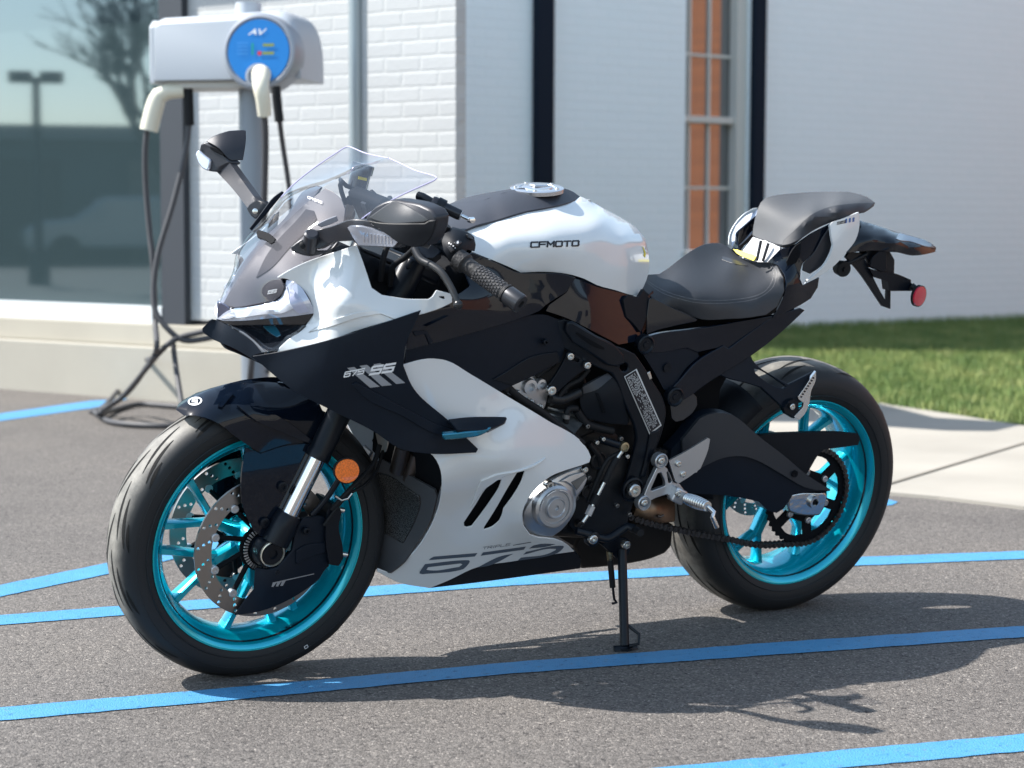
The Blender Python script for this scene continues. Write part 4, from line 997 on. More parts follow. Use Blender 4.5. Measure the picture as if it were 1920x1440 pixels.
isd = panel('inner_side_panel', 'P', [(758,690),(763,655),(890,624),(990,592),(1020,590),(1050,600),(1062,640),(1052,678),(1010,700),(935,735),(870,700),(835,680),(790,678)], [(758,690,-.245),(763,655,-.255),(890,624,-.215),(990,592,-.18),(1062,640,-.165),(1010,700,-.170),(935,735,-.19),(835,680,-.225),(960,650,-.190)], BLACKM, key='isd', parent=bike, thick=.004)
mirror(isd)
for k_ in (0,):
    panel('panel_recess', 'P', [(925,712),(945,700),(1000,668),(1046,660),(1050,680),(1010,698),(960,722)], (), FRAME, base='isd', off=-.004, thick=.004, parent=isd)
bolt('panel_bolt', L(1022,641,-.182), .007, isd, m=FRAME)

# lower fairing (white)
lf_ctl = [(330,150,-.250),(540,105,-.232),(600,125,-.226),(1000,370,-.195),(1490,660,-.175),(1535,765,-.178),(1280,870,-.215),(1150,990,-.215),(1095,1130,-.200),(1150,1250,-.172),(1390,1310,-.145),(1430,1350,-.132),(700,400,-.226),(820,640,-.236),(950,760,-.248),(900,820,-.240),(500,720,-.226),(560,800,-.230),(580,880,-.228),(560,1050,-.180),(500,1200,-.140),(400,1350,-.100),(300,1440,-.075),(800,1000,-.190),(900,1100,-.175),(900,1250,-.150),(700,1230,-.140),(1040,1250,-.160),(1100,1350,-.130),(700,1480,-.095),(480,1590,-.065),(900,1430,-.112),(1000,900,-.222),(1010,1120,-.188)]
lf = panel('lower_fairing', 'E', [(330,150),(440,118),(540,105),(610,122),(760,208),(1000,352),(1250,502),(1490,658),(1520,700),(1538,745),(1528,778),(1470,800),(1380,828),(1280,868),(1205,925),(1150,990),(1110,1060),(1095,1120),(1105,1190),(1145,1245),(1200,1262),(1300,1270),(1392,1312),(1432,1352),(1250,1378),(1060,1412),(768,1467),(640,1530),(500,1588),(290,1548),(160,1480),(165,1462),(240,1490),(300,1440),(360,1390),(410,1340),(470,1255),(525,1150),(560,1050),(575,960),(578,870),(560,800),(520,735),(480,705),(640,640),(330,300),(322,200)],
  lf_ctl, WHITE, holes=[[(935,893),(962,890),(955,915),(880,1040),(770,1190),(740,1197),(722,1190),(720,1165),(790,1060),(880,930)], [(1060,848),(1105,822),(1113,835),(1090,900),(1030,1000),(972,1075),(965,1110),(945,1155),(900,1195),(848,1212),(850,1195),(905,1110),(1010,930)]], key='lower', parent=bike, thick=.004, h=12)
mirror(lf)
panel('slot_shade_backing', 'E', [(690,860),(1140,790),(1080,1100),(960,1240),(690,1230)], (), DARK, base='lower', off=.022, thick=.003, parent=lf)  # dark sheet added behind the slots, painting the shade inside
panel('fairing_crease', 'E', [(830,900),(930,860),(1060,835),(1180,790),(1250,745),(1240,762),(1170,812),(1060,846),(960,880),(900,920),(840,965),(800,1020),(760,1080),(790,990)], (), WHITE, base='lower', off=-.005, thick=.006, parent=lf)
decal('triple_lettering', 'TRIPLE', 'E', (838,1338), (21,-3.0), (5,-15), 'lower', GREYDEC, lf, .16, .34, 1.25)
def bigletter(polys):
    return patchdecal('big_lettering', 'K', polys, 'lower', GREYDEC, lf, .0009, 7)
patchdecal('lettering_bar', 'K', [[(1195,192),(1350,165),(1355,170),(1200,197)]], 'lower', GREYDEC, lf, .0009, 7)
bigletter([[(475,322),(492,305),(520,291),(893,260),(870,290)]])
bigletter([[(445,355),(790,322),(818,322),(828,332),(818,352),(772,398),(735,408),(420,442),(396,436),(398,420),(440,360),(470,382),(455,404),(480,408),(735,380),(765,357),(745,350),(470,382),(440,360)]])
bigletter([[(940,255),(1308,205),(1290,232),(920,284)]])
bigletter([[(1110,283),(1200,267),(985,370),(890,385)]])
bigletter([[(1370,197),(1440,182),(1565,184),(1480,207),(1335,222)]])
bigletter([[(1310,250),(1600,198),(1628,199),(1634,208),(1622,225),(1575,262),(1540,274),(1235,327),(1265,300),(1520,258),(1560,237),(1567,226),(1545,224),(1285,275)]])
bp_ = panel('belly_pan', 'P', [(806,1103),(884,1067),(971,1051),(1077,1033),(1090,1050),(1088,1066),(990,1080),(900,1092)], [(806,1103,-.058),(884,1067,-.085),(1077,1033,-.125),(1088,1066,-.09),(900,1092,-.06)], BLACKM, parent=bike, thick=.01)
mirror(bp_)
fin = panel('winglet', 'E', [(620,500),(720,488),(860,483),(990,485),(998,496),(975,530),(900,556),(680,570)], [(620,500,-.262),(720,488,-.258),(990,485,-.225),(998,496,-.228),(900,556,-.285),(680,570,-.300)], BLACKM, parent=bike, thick=.006)
panel('winglet_edge', 'E', [(578,600),(700,585),(860,560),(905,548),(885,575),(840,602),(700,628),(592,637),(582,622)], [(578,600,-.285),(700,590,-.300),(905,548,-.287),(592,637,-.283),(840,602,-.297)], mat('teal metallic', (.0,.16,.26), .25, .6, .8, .05), parent=fin, thick=.012, bev=.003)
panel('winglet_tip', 'E', [(905,552),(960,528),(998,496),(985,530),(930,560),(870,590)], [(905,552,-.28),(998,496,-.232),(870,590,-.285)], CHARC, parent=fin, thick=.006)
mirror(fin)
# radiator, headers behind the front wheel
MESH = mat('radiator mesh', (.03,.03,.032), .45, .7)
n_, b_ = nodes(MESH); tc = n_.nodes.new('ShaderNodeTexCoord'); vo = tex(n_, 'ShaderNodeTexVoronoi', 520, tc.outputs['Object']); r = ramp(n_, vo.outputs['Distance'], [(.35,(.003,.003,.003)),(.5,(.10,.10,.10))]); n_.links.new(r.outputs[0], b_.inputs['Base Color'])
GREYP = mat('dark grey duct plastic', (.055,.058,.065), .5)
rd = panel('radiator_guard', 'E', [(-60,820),(60,800),(200,760),(330,840),(530,955),(545,1000),(500,1160),(400,1320),(330,1420),(240,1490),(165,1470),(60,1400),(-60,1360)], [(-60,820,.04),(60,800,.0),(200,760,-.03),(530,955,-.165),(545,1000,-.165),(400,1320,-.10),(240,1490,-.07),(165,1470,-.03),(-60,1360,.05)], GREYP, key='rad', parent=bike, thick=.006, bev=.002)
panel('radiator_mesh', 'E', [(-40,860),(120,840),(250,872),(340,935),(432,1000),(435,1050),(400,1160),(325,1300),(240,1250),(190,1220),(-40,1240)], (), MESH, base='rad', off=-.004, thick=.006, parent=rd)
mirror(rd)
pr = panel('radiator', 'E', [(140,560),(240,610),(340,680),(500,720),(560,800),(575,900),(545,1000),(400,950),(200,780),(130,700)], [(140,560,.0),(240,610,-.03),(500,720,-.17),(575,900,-.18),(545,1000,-.15),(130,700,.02)], DARK, parent=bike, thick=.004)
panel('radiator_mesh', 'E', [(150,590),(235,620),(232,660),(215,712),(180,715),(165,660)], [(150,590,-.05),(235,620,-.08),(180,715,-.06)], mat('bright mesh', (.42,.40,.38), .4, .7), parent=pr, thick=.004)
for a_, b_2 in (((330,670),(290,830)),((420,720),(350,930)),((545,790),(510,960))):
    p = [(v[0]/3.42857+660, v[1]/3.42857+640) for v in (a_, b_2)]
    tube('exhaust_header', [L(p[0][0], p[0][1], -.10), L(p[1][0], p[1][1], -.07)], .017, mat('header steel', (.10,.085,.08), .35, .8), bike, 20, False)
# ================================================================== TANK, SEAT, TAIL
Z = lambda f, x, y, yy: L(x/FR[f][2]+FR[f][0], y/FR[f][2]+FR[f][1], yy)
tk_ctl = [(440,385,-.095),(620,325,-.090),(850,258,-.086),(1000,232,-.070),(1100,212,-.048),(1195,166,0),(1330,238,-.002),(1450,302,-.004),(1560,376,-.012),(1612,440,-.030),(1632,540,-.048),(1630,660,-.060),(1565,805,-.090),(1300,735,-.145),(1150,675,-.156),(960,650,-.158),(800,655,-.158),(500,520,-.138),(470,450,-.120),(1000,480,-.170),(830,430,-.155),(1200,400,-.140),(1320,300,-.070),(1480,440,-.095),(1480,640,-.122),(1060,330,-.120),(700,400,-.135),(900,590,-.168),(1200,560,-.160),(1400,520,-.128)]
tank = panel('fuel_tank', 'B', [(440,385),(520,350),(620,325),(850,258),(1000,232),(1100,210),(1160,190),(1195,166),(1250,190),(1330,236),(1450,300),(1550,366),(1612,440),(1633,540),(1631,660),(1600,745),(1565,806),(1525,800),(1420,768),(1300,735),(1220,695),(1140,670),(960,650),(810,655),(780,640),(500,522),(468,450)], tk_ctl, WHITE, join=True, bridge=.095, key='tank', parent=bike, thick=.004, h=11)
decal('lettering', 'CFMOTO', 'B', (876,492), (38,-1.2), (2,-32), 'tank', BLKDEC, tank, .29, .34, 1.06, .001)
cv_ctl = [(440,385,-.097),(620,325,-.091),(850,258,-.088),(1000,232,-.072),(1100,212,-.050),(1195,166,0),(300,305,0),(400,262,0),(487,225,0),(600,180,0),(740,130,0),(915,98,0),(1050,104,0),(360,350,-.055),(700,230,-.060),(560,300,-.072),(900,190,-.055)]
cvr = panel('tank_cover', 'B', [(440,388),(520,353),(620,328),(850,261),(1000,235),(1100,213),(1160,192),(1195,168),(1150,135),(1050,104),(915,98),(740,130),(600,180),(487,225),(400,262),(300,305),(330,345),(380,375)], cv_ctl, mat('tank cover plastic', (.040,.042,.052), .42, .2, bump=(1500,.2,.0003)), join=True, key='cvr', parent=tank, off=-.004, thick=.005, h=12)
cp = L(740+915/3.42857, 320+116/3.42857, 0)
ca = Vector((-.10,0,1)).normalized()
cap = lathe('fuel_cap', cp, ca, [(-.006,.058),(.002,.058),(.0035,.055),(.0035,.040),(.0015,.038),(.0015,.0)], mat('satin alloy', (.62,.63,.66), .25, .9), tank, 64)
lathe('cap_flap', cp+ca*.002, ca, [(0,.034),(.003,.033),(.004,.030),(.004,.001)], mat('satin alloy'), cap, 48)
box('key_cover', cp+ca*.008+Vector((.004,-.004,0)), (.040,.024,.005), mat('satin alloy'), cap, bev=.003)
for k in range(5):
    a = 2*math.pi*k/5+.3; bolt('cap_bolt', cp+ca*.003+Vector((math.cos(a)*.047, math.sin(a)*.047, .0047*math.cos(a))), .004, cap, ca, h=.003)
patchdecal('tank_emblem', 'B', [[(1593,485),(1600,490),(1614,530),(1612,560),(1600,545),(1605,530)]], 'tank', YEL, tank, .002, 6)

seat_ctl = [(110,625,-.03),(180,618,0),(300,530,.03),(400,460,.06),(500,432,.09),(560,440,.10),(605,465,.10),(650,510,.06),(760,545,0),(830,548,-.03),(880,570,-.08),(925,640,-.115),(930,720,-.13),(890,820,-.137),(600,890,-.137),(430,893,-.127),(300,840,-.105),(140,760,-.088),(75,700,-.072),(400,775,-.127),(600,778,-.127),(780,742,-.122),(850,670,-.102),(250,730,-.095),(640,545,.005),(500,620,-.035),(300,640,-.045),(700,650,-.06),(450,540,.02),(860,600,-.075)]
seat = panel('rider_seat', 'I', [(112,622),(180,618),(240,578),(300,530),(400,462),(450,440),(500,432),(560,438),(605,462),(650,508),(700,532),(760,545),(830,546),(885,570),(925,640),(932,720),(890,815),(820,866),(700,885),(600,891),(430,893),(300,842),(140,762),(78,705),(78,665)], seat_ctl, SEAT, key='seat', parent=bike, thick=.012, h=11, bev=.003)
STITCH = mat('seat stitching', (.33,.33,.34), .7)
def stitches(name, f, pts, base, parent, dash=6.5, wd=1.6, m=STITCH):
    P = crspline([(p[0],p[1],0) for p in pts], dash/2); bm = bmesh.new(); S = SURF[base]; ox, oy, sc = FR[f]
    for a, b in list(zip(P, P[1:]))[::2]:
        d = (b-a).normalized(); n = Vector((-d.y,d.x,0))*wd/2; a2 = a+d*.6
        bm.faces.new([bm.verts.new(L(v.x/sc+ox, v.y/sc+oy, float(S([(v.x/sc+ox, v.y/sc+oy)])[0])-.0015)) for v in (a2-n,b-n,b+n,a2+n)])
    return from_bm(name, bm, parent, m, 0)
for k in (0, 18):
    stitches('stitching', 'I', [(100,655+k*.6),(180,705+k),(270,742+k),(400,773+k),(520,778+k),(620,774+k),(730,758+k),(800,732+k),(842+k,690+k*.5),(862+k,640),(862+k,600),(835+k*.5,555)], 'seat', seat)
panel('seat_badge', 'I', [(560,512),(700,556),(712,572),(640,560),(556,532)], (), mat('badge', (.03,.03,.033), .3), base='seat', off=-.002, thick=.002, parent=seat)
pl_ctl = [(735,390,.055),(760,260,.07),(800,180,.08),(850,150,.085),(1000,132,.095),(1200,125,.10),(1350,132,.07),(1430,160,.03),(1475,190,0),(1450,225,-.04),(1370,258,-.078),(1210,310,-.105),(1120,350,-.110),(960,440,-.098),(910,447,-.080),(820,422,-.01),(1100,250,-.10),(1250,200,-.085),(1380,190,-.05),(1010,340,-.098),(900,250,-.0),(1050,180,.03),(1180,155,.05),(850,330,.0)]
pil = panel('pillion_seat', 'I', [(735,388),(742,330),(760,255),(785,190),(815,160),(860,148),(1000,132),(1200,125),(1350,132),(1430,158),(1476,190),(1450,222),(1400,252),(1370,262),(1210,312),(1120,352),(1040,402),(965,442),(910,448),(820,425),(750,400)], pl_ctl, mat('pillion vinyl', (.060,.062,.067), .6, bump=(900,.5,.0006)), key='pil', parent=bike, thick=.012, h=11, bev=.004)
panel('pillion_side', 'I', [(910,450),(925,412),(1000,345),(1060,285),(1110,250),(1200,215),(1300,198),(1400,190),(1476,190),(1450,222),(1400,252),(1370,262),(1210,312),(1120,352),(1040,402),(965,442)], (), mat('pillion side vinyl', (.022,.024,.030), .6, bump=(1100,.4,.0005)), base='pil', off=-.003, thick=.004, parent=pil, bev=.002)
wg = panel('tail_wing', 'I', [(1203,325),(1222,307),(1300,280),(1377,249),(1381,330),(1358,415),(1300,490),(1240,560),(1130,640),(1068,672),(1066,660),(1120,620),(1175,560),(1212,490),(1224,445),(1214,400)], [(1203,325,-.125),(1377,249,-.112),(1358,415,-.118),(1130,640,-.128),(1068,672,-.124),(1224,445,-.138),(1300,350,-.128)], WHITE, key='wing', parent=bike, thick=.006, h=8, bev=.002)
decal('wing_lettering', 'SS', 'I', (1247,322), (18,-3.5), (4,-14), 'wing', BLKDEC, wg, .3, .25, 1.2)
patchdecal('wing_marks', 'I', [[(1296+k*22,290-k*4),(1308+k*22,287-k*4),(1306+k*22,313-k*4),(1294+k*22,316-k*4)] for k in range(3)], 'wing', mat('blue decal', (.05,.12,.32), .4), wg, .0008, 5)
mirror(wg)
panel('wing_inner', 'I', [(1205,335),(1215,400),(1222,445),(1205,490),(1150,575),(1085,620),(1040,600),(1045,560),(1110,490),(1160,400)], [(1205,335,-.118),(1222,445,-.120),(1040,600,-.108)], CHARC, parent=bike, thick=.004)
panel('tail_wing', 'I', [(597,442),(600,395),(640,312),(700,252),(768,222),(775,240),(700,270),(640,330),(614,400),(616,455)], [(597,442,.125),(768,222,.13),(640,330,.128),(700,400,.12)], WHITE, parent=bike, thick=.004, h=8)
panel('wing_inner', 'I', [(616,452),(614,400),(640,330),(700,270),(775,235),(750,300),(736,375),(690,420),(640,465)], [(616,452,.12),(775,235,.125),(736,375,.10)], mat('wing inner shaded white', (.40,.46,.58), .35, 0, .5), parent=bike, thick=.003, h=8)  # white inner face with its bluish reflected shade put into the colour
panel('seat_gap_wrap', 'I', [(680,480),(742,398),(905,452),(900,490),(860,530),(840,548),(760,545),(700,530)], [(680,480,.04),(742,398,.03),(905,452,-.07),(840,548,-.06),(700,530,.01)], mat('white plastic film', (.50,.50,.52), .35, 0, .4), parent=bike, thick=.003, h=8)
for a_, b_2 in (((790,420),(765,540)),((835,435),(800,545)),((880,450),(862,520))):
    tube('film_fold', [Z('I',a_[0],a_[1],-.045), Z('I',b_2[0],b_2[1],-.045)], .0035, CHARC, bike, 8, False)
panel('warning_label', 'I', [(622,470),(690,487),(755,508),(758,518),(745,540),(700,522),(645,496)], [(622,470,.06),(758,518,-.02),(645,496,.04)], YEL, parent=bike, thick=.002, h=8)
ts = panel('tail_side', 'I', [(828,546),(850,525),(905,470),(990,445),(1080,385),(1205,322),(1212,390),(1150,440),(1090,510),(1040,560),(1028,600),(1032,650),(1050,682),(1140,640),(1132,700),(1090,768),(1030,806),(950,845),(860,885),(880,850),(930,745),(945,680),(930,625),(888,568)],
  [(828,546,-.055),(905,470,-.085),(1205,322,-.112),(1040,560,-.112),(1140,640,-.10),(1030,806,-.115),(860,885,-.125),(940,680,-.130),(888,568,-.085)], BLACKG, parent=bike, thick=.005, h=10)
mirror(ts)
panel('tail_scoop', 'I', [(945,545),(965,500),(1000,450),(1030,430),(1020,520),(1000,555),(950,570)], [(945,545,-.118),(1030,430,-.118)], DARK, parent=bike, thick=.003)
tube('tail_clip', [Z('I',1032,600,-.122), Z('I',1028,650,-.122), Z('I',1042,682,-.122), Z('I',1058,672,-.122)], .0018, WHDEC, bike, 8)
tailc = panel('tail_unit', 'I', [(1378,298),(1450,318),(1620,372),(1720,398),(1800,428),(1842,462),(1836,488),(1790,500),(1700,510),(1600,490),(1555,488),(1480,480),(1300,492),(1250,492),(1330,400)], [(1378,298,0),(1450,318,0),(1620,372,0),(1720,398,0),(1842,462,0),(1836,488,-.012),(1700,510,-.045),(1600,490,-.05),(1480,480,-.055),(1250,492,-.07),(1450,400,-.06),(1600,420,-.062),(1720,450,-.045)], BLACKG, join=True, bridge=.08, key='tail', parent=bike, thick=.004, h=9)
panel('tail_lamp', 'I', [(1600,408),(1618,374),(1720,400),(1800,432),(1838,462),(1780,455),(1690,425),(1625,418)], (), mat('tail lamp glass', (.03,.035,.06), .12, 0, 1.0), base='tail', off=-.003, thick=.004, parent=tailc, h=8)
# plate carrier
pc_ = panel('plate_bracket', 'I', [(1300,520),(1318,488),(1400,492),(1440,470),(1560,478),(1592,535),(1590,622),(1570,640),(1568,830),(1520,812),(1440,690),(1395,625),(1340,560)], [(1300,520,-.045),(1590,622,-.04),(1568,830,-.05)], FRAME, holes=[[(1402,500),(1420,520),(1445,580),(1500,600),(1552,612),(1545,770),(1535,772),(1500,710),(1450,610)]], parent=bike, thick=.008, h=9)
panel('bracket_arm', 'I', [(1440,585),(1480,600),(1600,618),(1690,655),(1690,672),(1712,690),(1690,722),(1560,722),(1552,665),(1470,640)], [(1440,585,-.05),(1690,690,-.055)], FRAME, parent=pc_, thick=.025, h=9)
panel('bracket_plate', 'I', [(1460,520),(1500,485),(1545,490),(1545,600),(1520,608),(1445,575)], [(1460,520,-.055),(1545,600,-.055)], PLAST, parent=pc_, thick=.006)
lathe('horn', Z('I',1285,590,-.05), (-.1,-1,0), [(-.02,.017),(.0,.0195),(.004,.018),(.004,.006),(.009,.005),(.009,.001)], RUBBERB, bike, 28)
tube('horn_stay', [Z('I',1290,560,-.04), Z('I',1345,540,-.04), Z('I',1420,500,-.04)], .007, FRAME, bike, 10)
rr = lathe('rear_reflector', Z('I',1738,752,-.075), Vector((.22,-1,0)).normalized(), [(-.006,.0265),(.003,.0265),(.004,.024)], RUBBERB, bike, 40)
lathe('red_lens', Z('I',1738,752,-.0785), Vector((.22,-1,0)).normalized(), [(.0,.0245),(.004,.0240),(.005,.020)], RED, rr, 40)
tube('reflector_arm', [Z('I',1690,690,-.055), Z('I',1738,730,-.070)], .009, FRAME, rr, 12)

# ================================================================== FRAME, ENGINE
fr_ctl = [(390,215,-.160),(540,130,-.172),(880,310,-.165),(1000,355,-.158),(1198,700,-.148),(1160,900,-.150),(1000,1285,-.152),(940,1180,-.152),(1000,840,-.162),(850,480,-.166),(560,335,-.165),(700,300,-.182),(1050,650,-.168)]
fm_ = panel('main_frame', 'F', [(392,215),(470,152),(540,130),(600,148),(740,230),(880,305),(930,322),(1000,355),(1060,440),(1120,540),(1180,640),(1198,700),(1190,790),(1160,900),(1090,1080),(1078,1180),(1050,1250),(1000,1285),(955,1250),(940,1180),(955,1130),(990,1000),(1010,900),(1000,840),(930,670),(880,530),(850,482),(760,445),(700,420),(620,380),(560,338),(470,265)], fr_ctl, FRAME, holes=[circ(928,440,27,16)], key='frame', parent=bike, thick=.012, h=13, bev=.003)
mirror(fm_)
panel('frame_spar', 'F', [(545,210),(560,150),(600,148),(740,230),(880,305),(930,360),(935,420),(890,440),(820,430),(700,350),(590,285)], (), FRAME, base='frame', off=-.010, thick=.010, parent=fm_, h=12, bev=.006)
panel('spar_groove', 'F', [(615,225),(630,218),(800,315),(800,328),(780,325),(650,255)], (), DARK, base='frame', off=-.0115, thick=.002, parent=fm_)
panel('frame_edge', 'F', [(1100,860),(1160,840),(1150,900),(1085,1080),(1070,1150),(1035,1150),(1060,1060)], (), FRAME, base='frame', off=-.006, thick=.006, parent=fm_, bev=.003)
# sticker
patchdecal('sticker', 'F', [[(1007,450),(926,500),(1090,874),(1168,815)]], 'frame', mat('sticker white', (.55,.56,.56), .5), fm_, .0022, 14)
patchdecal('sticker_face', 'F', [[(1001,460),(934,502),(1093,862),(1158,812)]], 'frame', BLKDEC, fm_, .0036, 14)
bm = bmesh.new(); S = SURF['frame']; rg = random.Random(2)
def stk(u, v):    # u across 0..1, v along 0..1
    a = Vector((1001,460)).lerp(Vector((1158,812)), v); b = Vector((934,502)).lerp(Vector((1093,862)), v); p = a.lerp(b, u); x, y = p.x/FR['F'][2]+FR['F'][0], p.y/FR['F'][2]+FR['F'][1]
    return L(x, y, float(S([(x,y)])[0])-.0048)
for i in range(9):
    u0 = .08+i*.098; v = .03
    while v < .95:
        l = rg.uniform(.015,.05)
        if not (.34 < v < .62 and i > 4 and rg.random() < .75) and rg.random() < .86:
            v1 = min(.97, v+l); bm.faces.new([bm.verts.new(stk(*q)) for q in ((u0,v),(u0,v1),(u0+.042,v1),(u0+.042,v))])
        v += l+.012
tag(from_bm('sticker_print', bm, fm_, mat('sticker white'), 0), kind='stuff')
# engine mass
ENG = mat('engine black', (.010,.011,.013), .45, .2, noise=(40,.3), bump=(500,.2,.0006))
bm = bmesh.new()
bbox(bm, (-.02,0,.40), (.30,.20,.26), Matrix.Rotation(rad(8),3,'Y')); en = from_bm('engine', bm, bike, ENG, 30, .02)
box('cylinders', (-.07,0,.60), (.20,.22,.26), ENG, en, Matrix.Rotation(rad(-20),3,'Y'), .01)
box('gearbox', (.12,0,.43), (.18,.19,.22), ENG, en, None, .02)
for k in range(5): box('crankcase_rib', (.03+.035*k,-.105,.36+.01*k), (.006,.02,.14), ENG, en, Matrix.Rotation(rad(20),3,'Y'), .002)
box('airbox', (-.20,0,.80), (.30,.20,.14), DARK, bike, Matrix.Rotation(rad(14),3,'Y'), .03)
box('seat_subframe', (.42,0,.74), (.42,.12,.10), DARK, bike, Matrix.Rotation(rad(-24),3,'Y'), .02)
box('front_carrier', (-.52,0,.80), (.10,.22,.20), DARK, bike, Matrix.Rotation(rad(24),3,'Y'), .02)
box('instrument_panel', (-.47,0,.98), (.03,.15,.09), DARK, bike, Matrix.Rotation(rad(-30),3,'Y'), .01)
panel('gap_backing', 'P', [(905,600),(1000,560),(1150,570),(1230,590),(1330,610),(1440,605),(1385,670),(1350,730),(1345,790),(1320,820),(1310,880),(1295,925),(1240,960),(1190,1000),(1120,1010),(960,980),(900,900)], [(905,600,-.04),(1440,605,-.05),(960,980,-.04),(1240,950,-.05)], DARK, parent=bike, thick=.08, in_dir=(0,1,0), h=20)  # added dark backing, blocks the view through gaps between the parts
br = panel('engine_bracket', 'F', [(553,372),(560,350),(580,340),(690,398),(722,415),(708,450),(660,468),(560,545),(478,612),(448,622),(428,600),(438,570),(490,490)], [(560,350,-.172),(722,415,-.172),(448,622,-.160)], FRAME, holes=[[(600,375),(640,393),(634,412),(600,400)]], parent=bike, thick=.008)
for p in ((577,370),(686,427)): bolt('bracket_bolt', Z('F',p[0],p[1],-.178), .0085, br)
bolt('bracket_bolt', Z('F',452,588,-.166), .0115, br, h=.009)
abx = panel('sprocket_side_cover', 'F', [(640,590),(665,552),(740,510),(822,474),(856,500),(880,540),(960,780),(948,812),(820,802),(690,772),(655,720),(640,660)], [(640,590,-.135),(822,474,-.150),(860,510,-.160),(960,780,-.155),(690,772,-.140),(800,640,-.165)], PLAST, key='abx', parent=bike, thick=.006)
panel('cover_slot', 'F', [(738,602),(762,608),(812,735),(785,738)], (), DARK, base='abx', off=-.002, thick=.003, parent=abx)
panel('cover_facet', 'F', [(660,570),(820,478),(850,505),(740,590),(665,612)], (), CHARC, base='abx', off=-.0025, thick=.003, parent=abx)
hd = panel('cylinder_head', 'F', [(60,500),(190,560),(260,520),(365,482),(390,520),(405,560),(440,610),(420,690),(405,720),(330,680),(150,600)], [(60,500,-.130),(365,482,-.135),(405,720,-.13),(300,600,-.145)], ALU, key='hd', parent=bike, thick=.012)
for (p, r_) in (((310,560),.018),((380,545),.013)): lathe('head_boss', Z('F',p[0],p[1],-.142), (0,-1,0), [(-.01,r_),(.012,r_*.9),(.013,r_*.5),(.004,r_*.45),(.004,.001)], ALU, hd, 24)
for p in ((325,657),(385,690),(240,600)): bolt('head_bolt', Z('F',p[0],p[1],-.150), .0055, hd)
box('coil_connector', Z('F',145,555,-.165), (.035,.02,.022), RUBBERB, hd, Matrix.Rotation(rad(35),3,'Y'), .004)
tube('wiring', [Z('F',170,560,-.165), Z('F',260,640,-.168), Z('F',400,730,-.168), Z('F',560,860,-.17), Z('F',660,930,-.168)], .008, RUBBERB, hd)
blk = panel('cylinder_block', 'F', [(400,730),(440,680),(470,662),(560,685),(640,740),(668,792),(620,850),(600,875),(500,810)], [(400,730,-.12),(640,740,-.12),(560,760,-.13)], mat('dull engine alloy', (.16,.17,.175), .4, .8, noise=(50,.3)), parent=bike, thick=.012)
tube('hose', [Z('F',545,870,-.14), Z('F',552,780,-.145), Z('F',565,710,-.145), Z('F',620,705,-.14)], .007, RUBBERB, blk)
for (a_, b_2) in (((430,700),(640,760)),((420,735),(630,800)),((450,770),(600,830))): tube('cylinder_fin', [Z('F',a_[0],a_[1],-.126), Z('F',b_2[0],b_2[1],-.130)], .0035, mat('dull engine alloy'), blk, 8, False)
sc_ = panel('engine_side_cover', 'G', [(215,250),(350,60),(420,40),(560,80),(640,260),(640,420),(600,560),(450,640),(300,640),(230,560),(280,420)], [(215,250,-.13),(560,80,-.130),(600,560,-.125),(300,640,-.12),(450,300,-.140)], ENG, key='esc', parent=bike, thick=.008)
for p in ((375,312),(455,300),(250,430),(300,560)): lathe('cover_boss', Z('G',p[0],p[1],-.142), (0,-1,0), [(-.01,.009),(.004,.009),(.005,.004),(.002,.001)], ENG, sc_, 20)
# extra hoses, clamps and castings round the engine
for pts, r_, m_ in (([(505,330),(470,420),(400,470),(360,500)],.007,RUBBERB),([(700,450),(640,520),(560,560),(500,640)],.006,RUBBERB),([(620,720),(680,800),(760,830),(850,850)],.009,RUBBERB),([(450,640),(520,650),(600,620),(640,600)],.011,ENG),([(700,930),(760,1010),(780,1100),(740,1200)],.007,ENG)):
    tube('engine_hose', [Z('F',x,y,-.140) for x, y in pts], r_, m_, en)
for x, y in ((690,820),(905,900),(860,1010),(700,1150),(620,1280),(560,1370),(880,1330),(960,1385)):
    bolt('case_bolt', Z('F',x,y,-.146), .0055, en, m=mat('dull bolt', (.20,.20,.20), .4, .9), h=.004)
for x, y, r_ in ((760,1040,.020),(690,1240,.016)): lathe('case_boss', Z('F',x,y,-.140), (0,-1,0), [(-.01,r_),(.003,r_),(.004,r_*.85),(.001,r_*.7),(.001,.001)], ENG, en, 32)
tube('hose_clamp', [Z('F',552,770,-.150), Z('F',556,745,-.150)], .0085, mat('dull bolt'), en, 16, False)
box('throttle_body', Z('F',480,600,-.115), (.05,.03,.045), mat('dull engine alloy', (.16,.17,.175), .4, .8, noise=(50,.3)), en, Matrix.Rotation(rad(-20),3,'Y'), .006)
# silver clutch side cover
cl_ctl = [(1095,1170,-.165),(1190,960,-.170),(1380,835,-.165),(1480,800,-.160),(1515,885,-.165),(1440,1050,-.165),(1340,1220,-.165),(1200,1255,-.160),(1280,1060,-.195)]
cl = panel('alternator_cover', 'E', [(1092,1170),(1098,1100),(1130,1035),(1190,962),(1280,885),(1380,835),(1485,800),(1502,840),(1518,885),(1490,950),(1445,1010),(1445,1060),(1405,1150),(1345,1220),(1290,1258),(1200,1258),(1130,1228)], cl_ctl, ALU, key='clutch', parent=bike, thick=.03, in_dir=(0,1,0), h=11, bev=.004)
cc = Z('E',1300,1063,-.190)
lathe('cover_ring', cc, (0,-1,0), [(-.02,.050),(.002,.048),(.007,.043),(.007,.036),(.004,.035),(.004,.001)], ALU, cl, 64)
lathe('inspection_cap', cc, (0,-1,0), [(.0,.0250),(.011,.0245),(.013,.0230),(.013,.0205),(.010,.0190),(.010,.008)], ALU, cl, 48, False)
lathe('hex_plug', cc, (0,-1,0), [(.0,.0190),(.0102,.0190),(.0104,.0065),(.005,.0060),(.005,.001)], ALU, cl, 6)
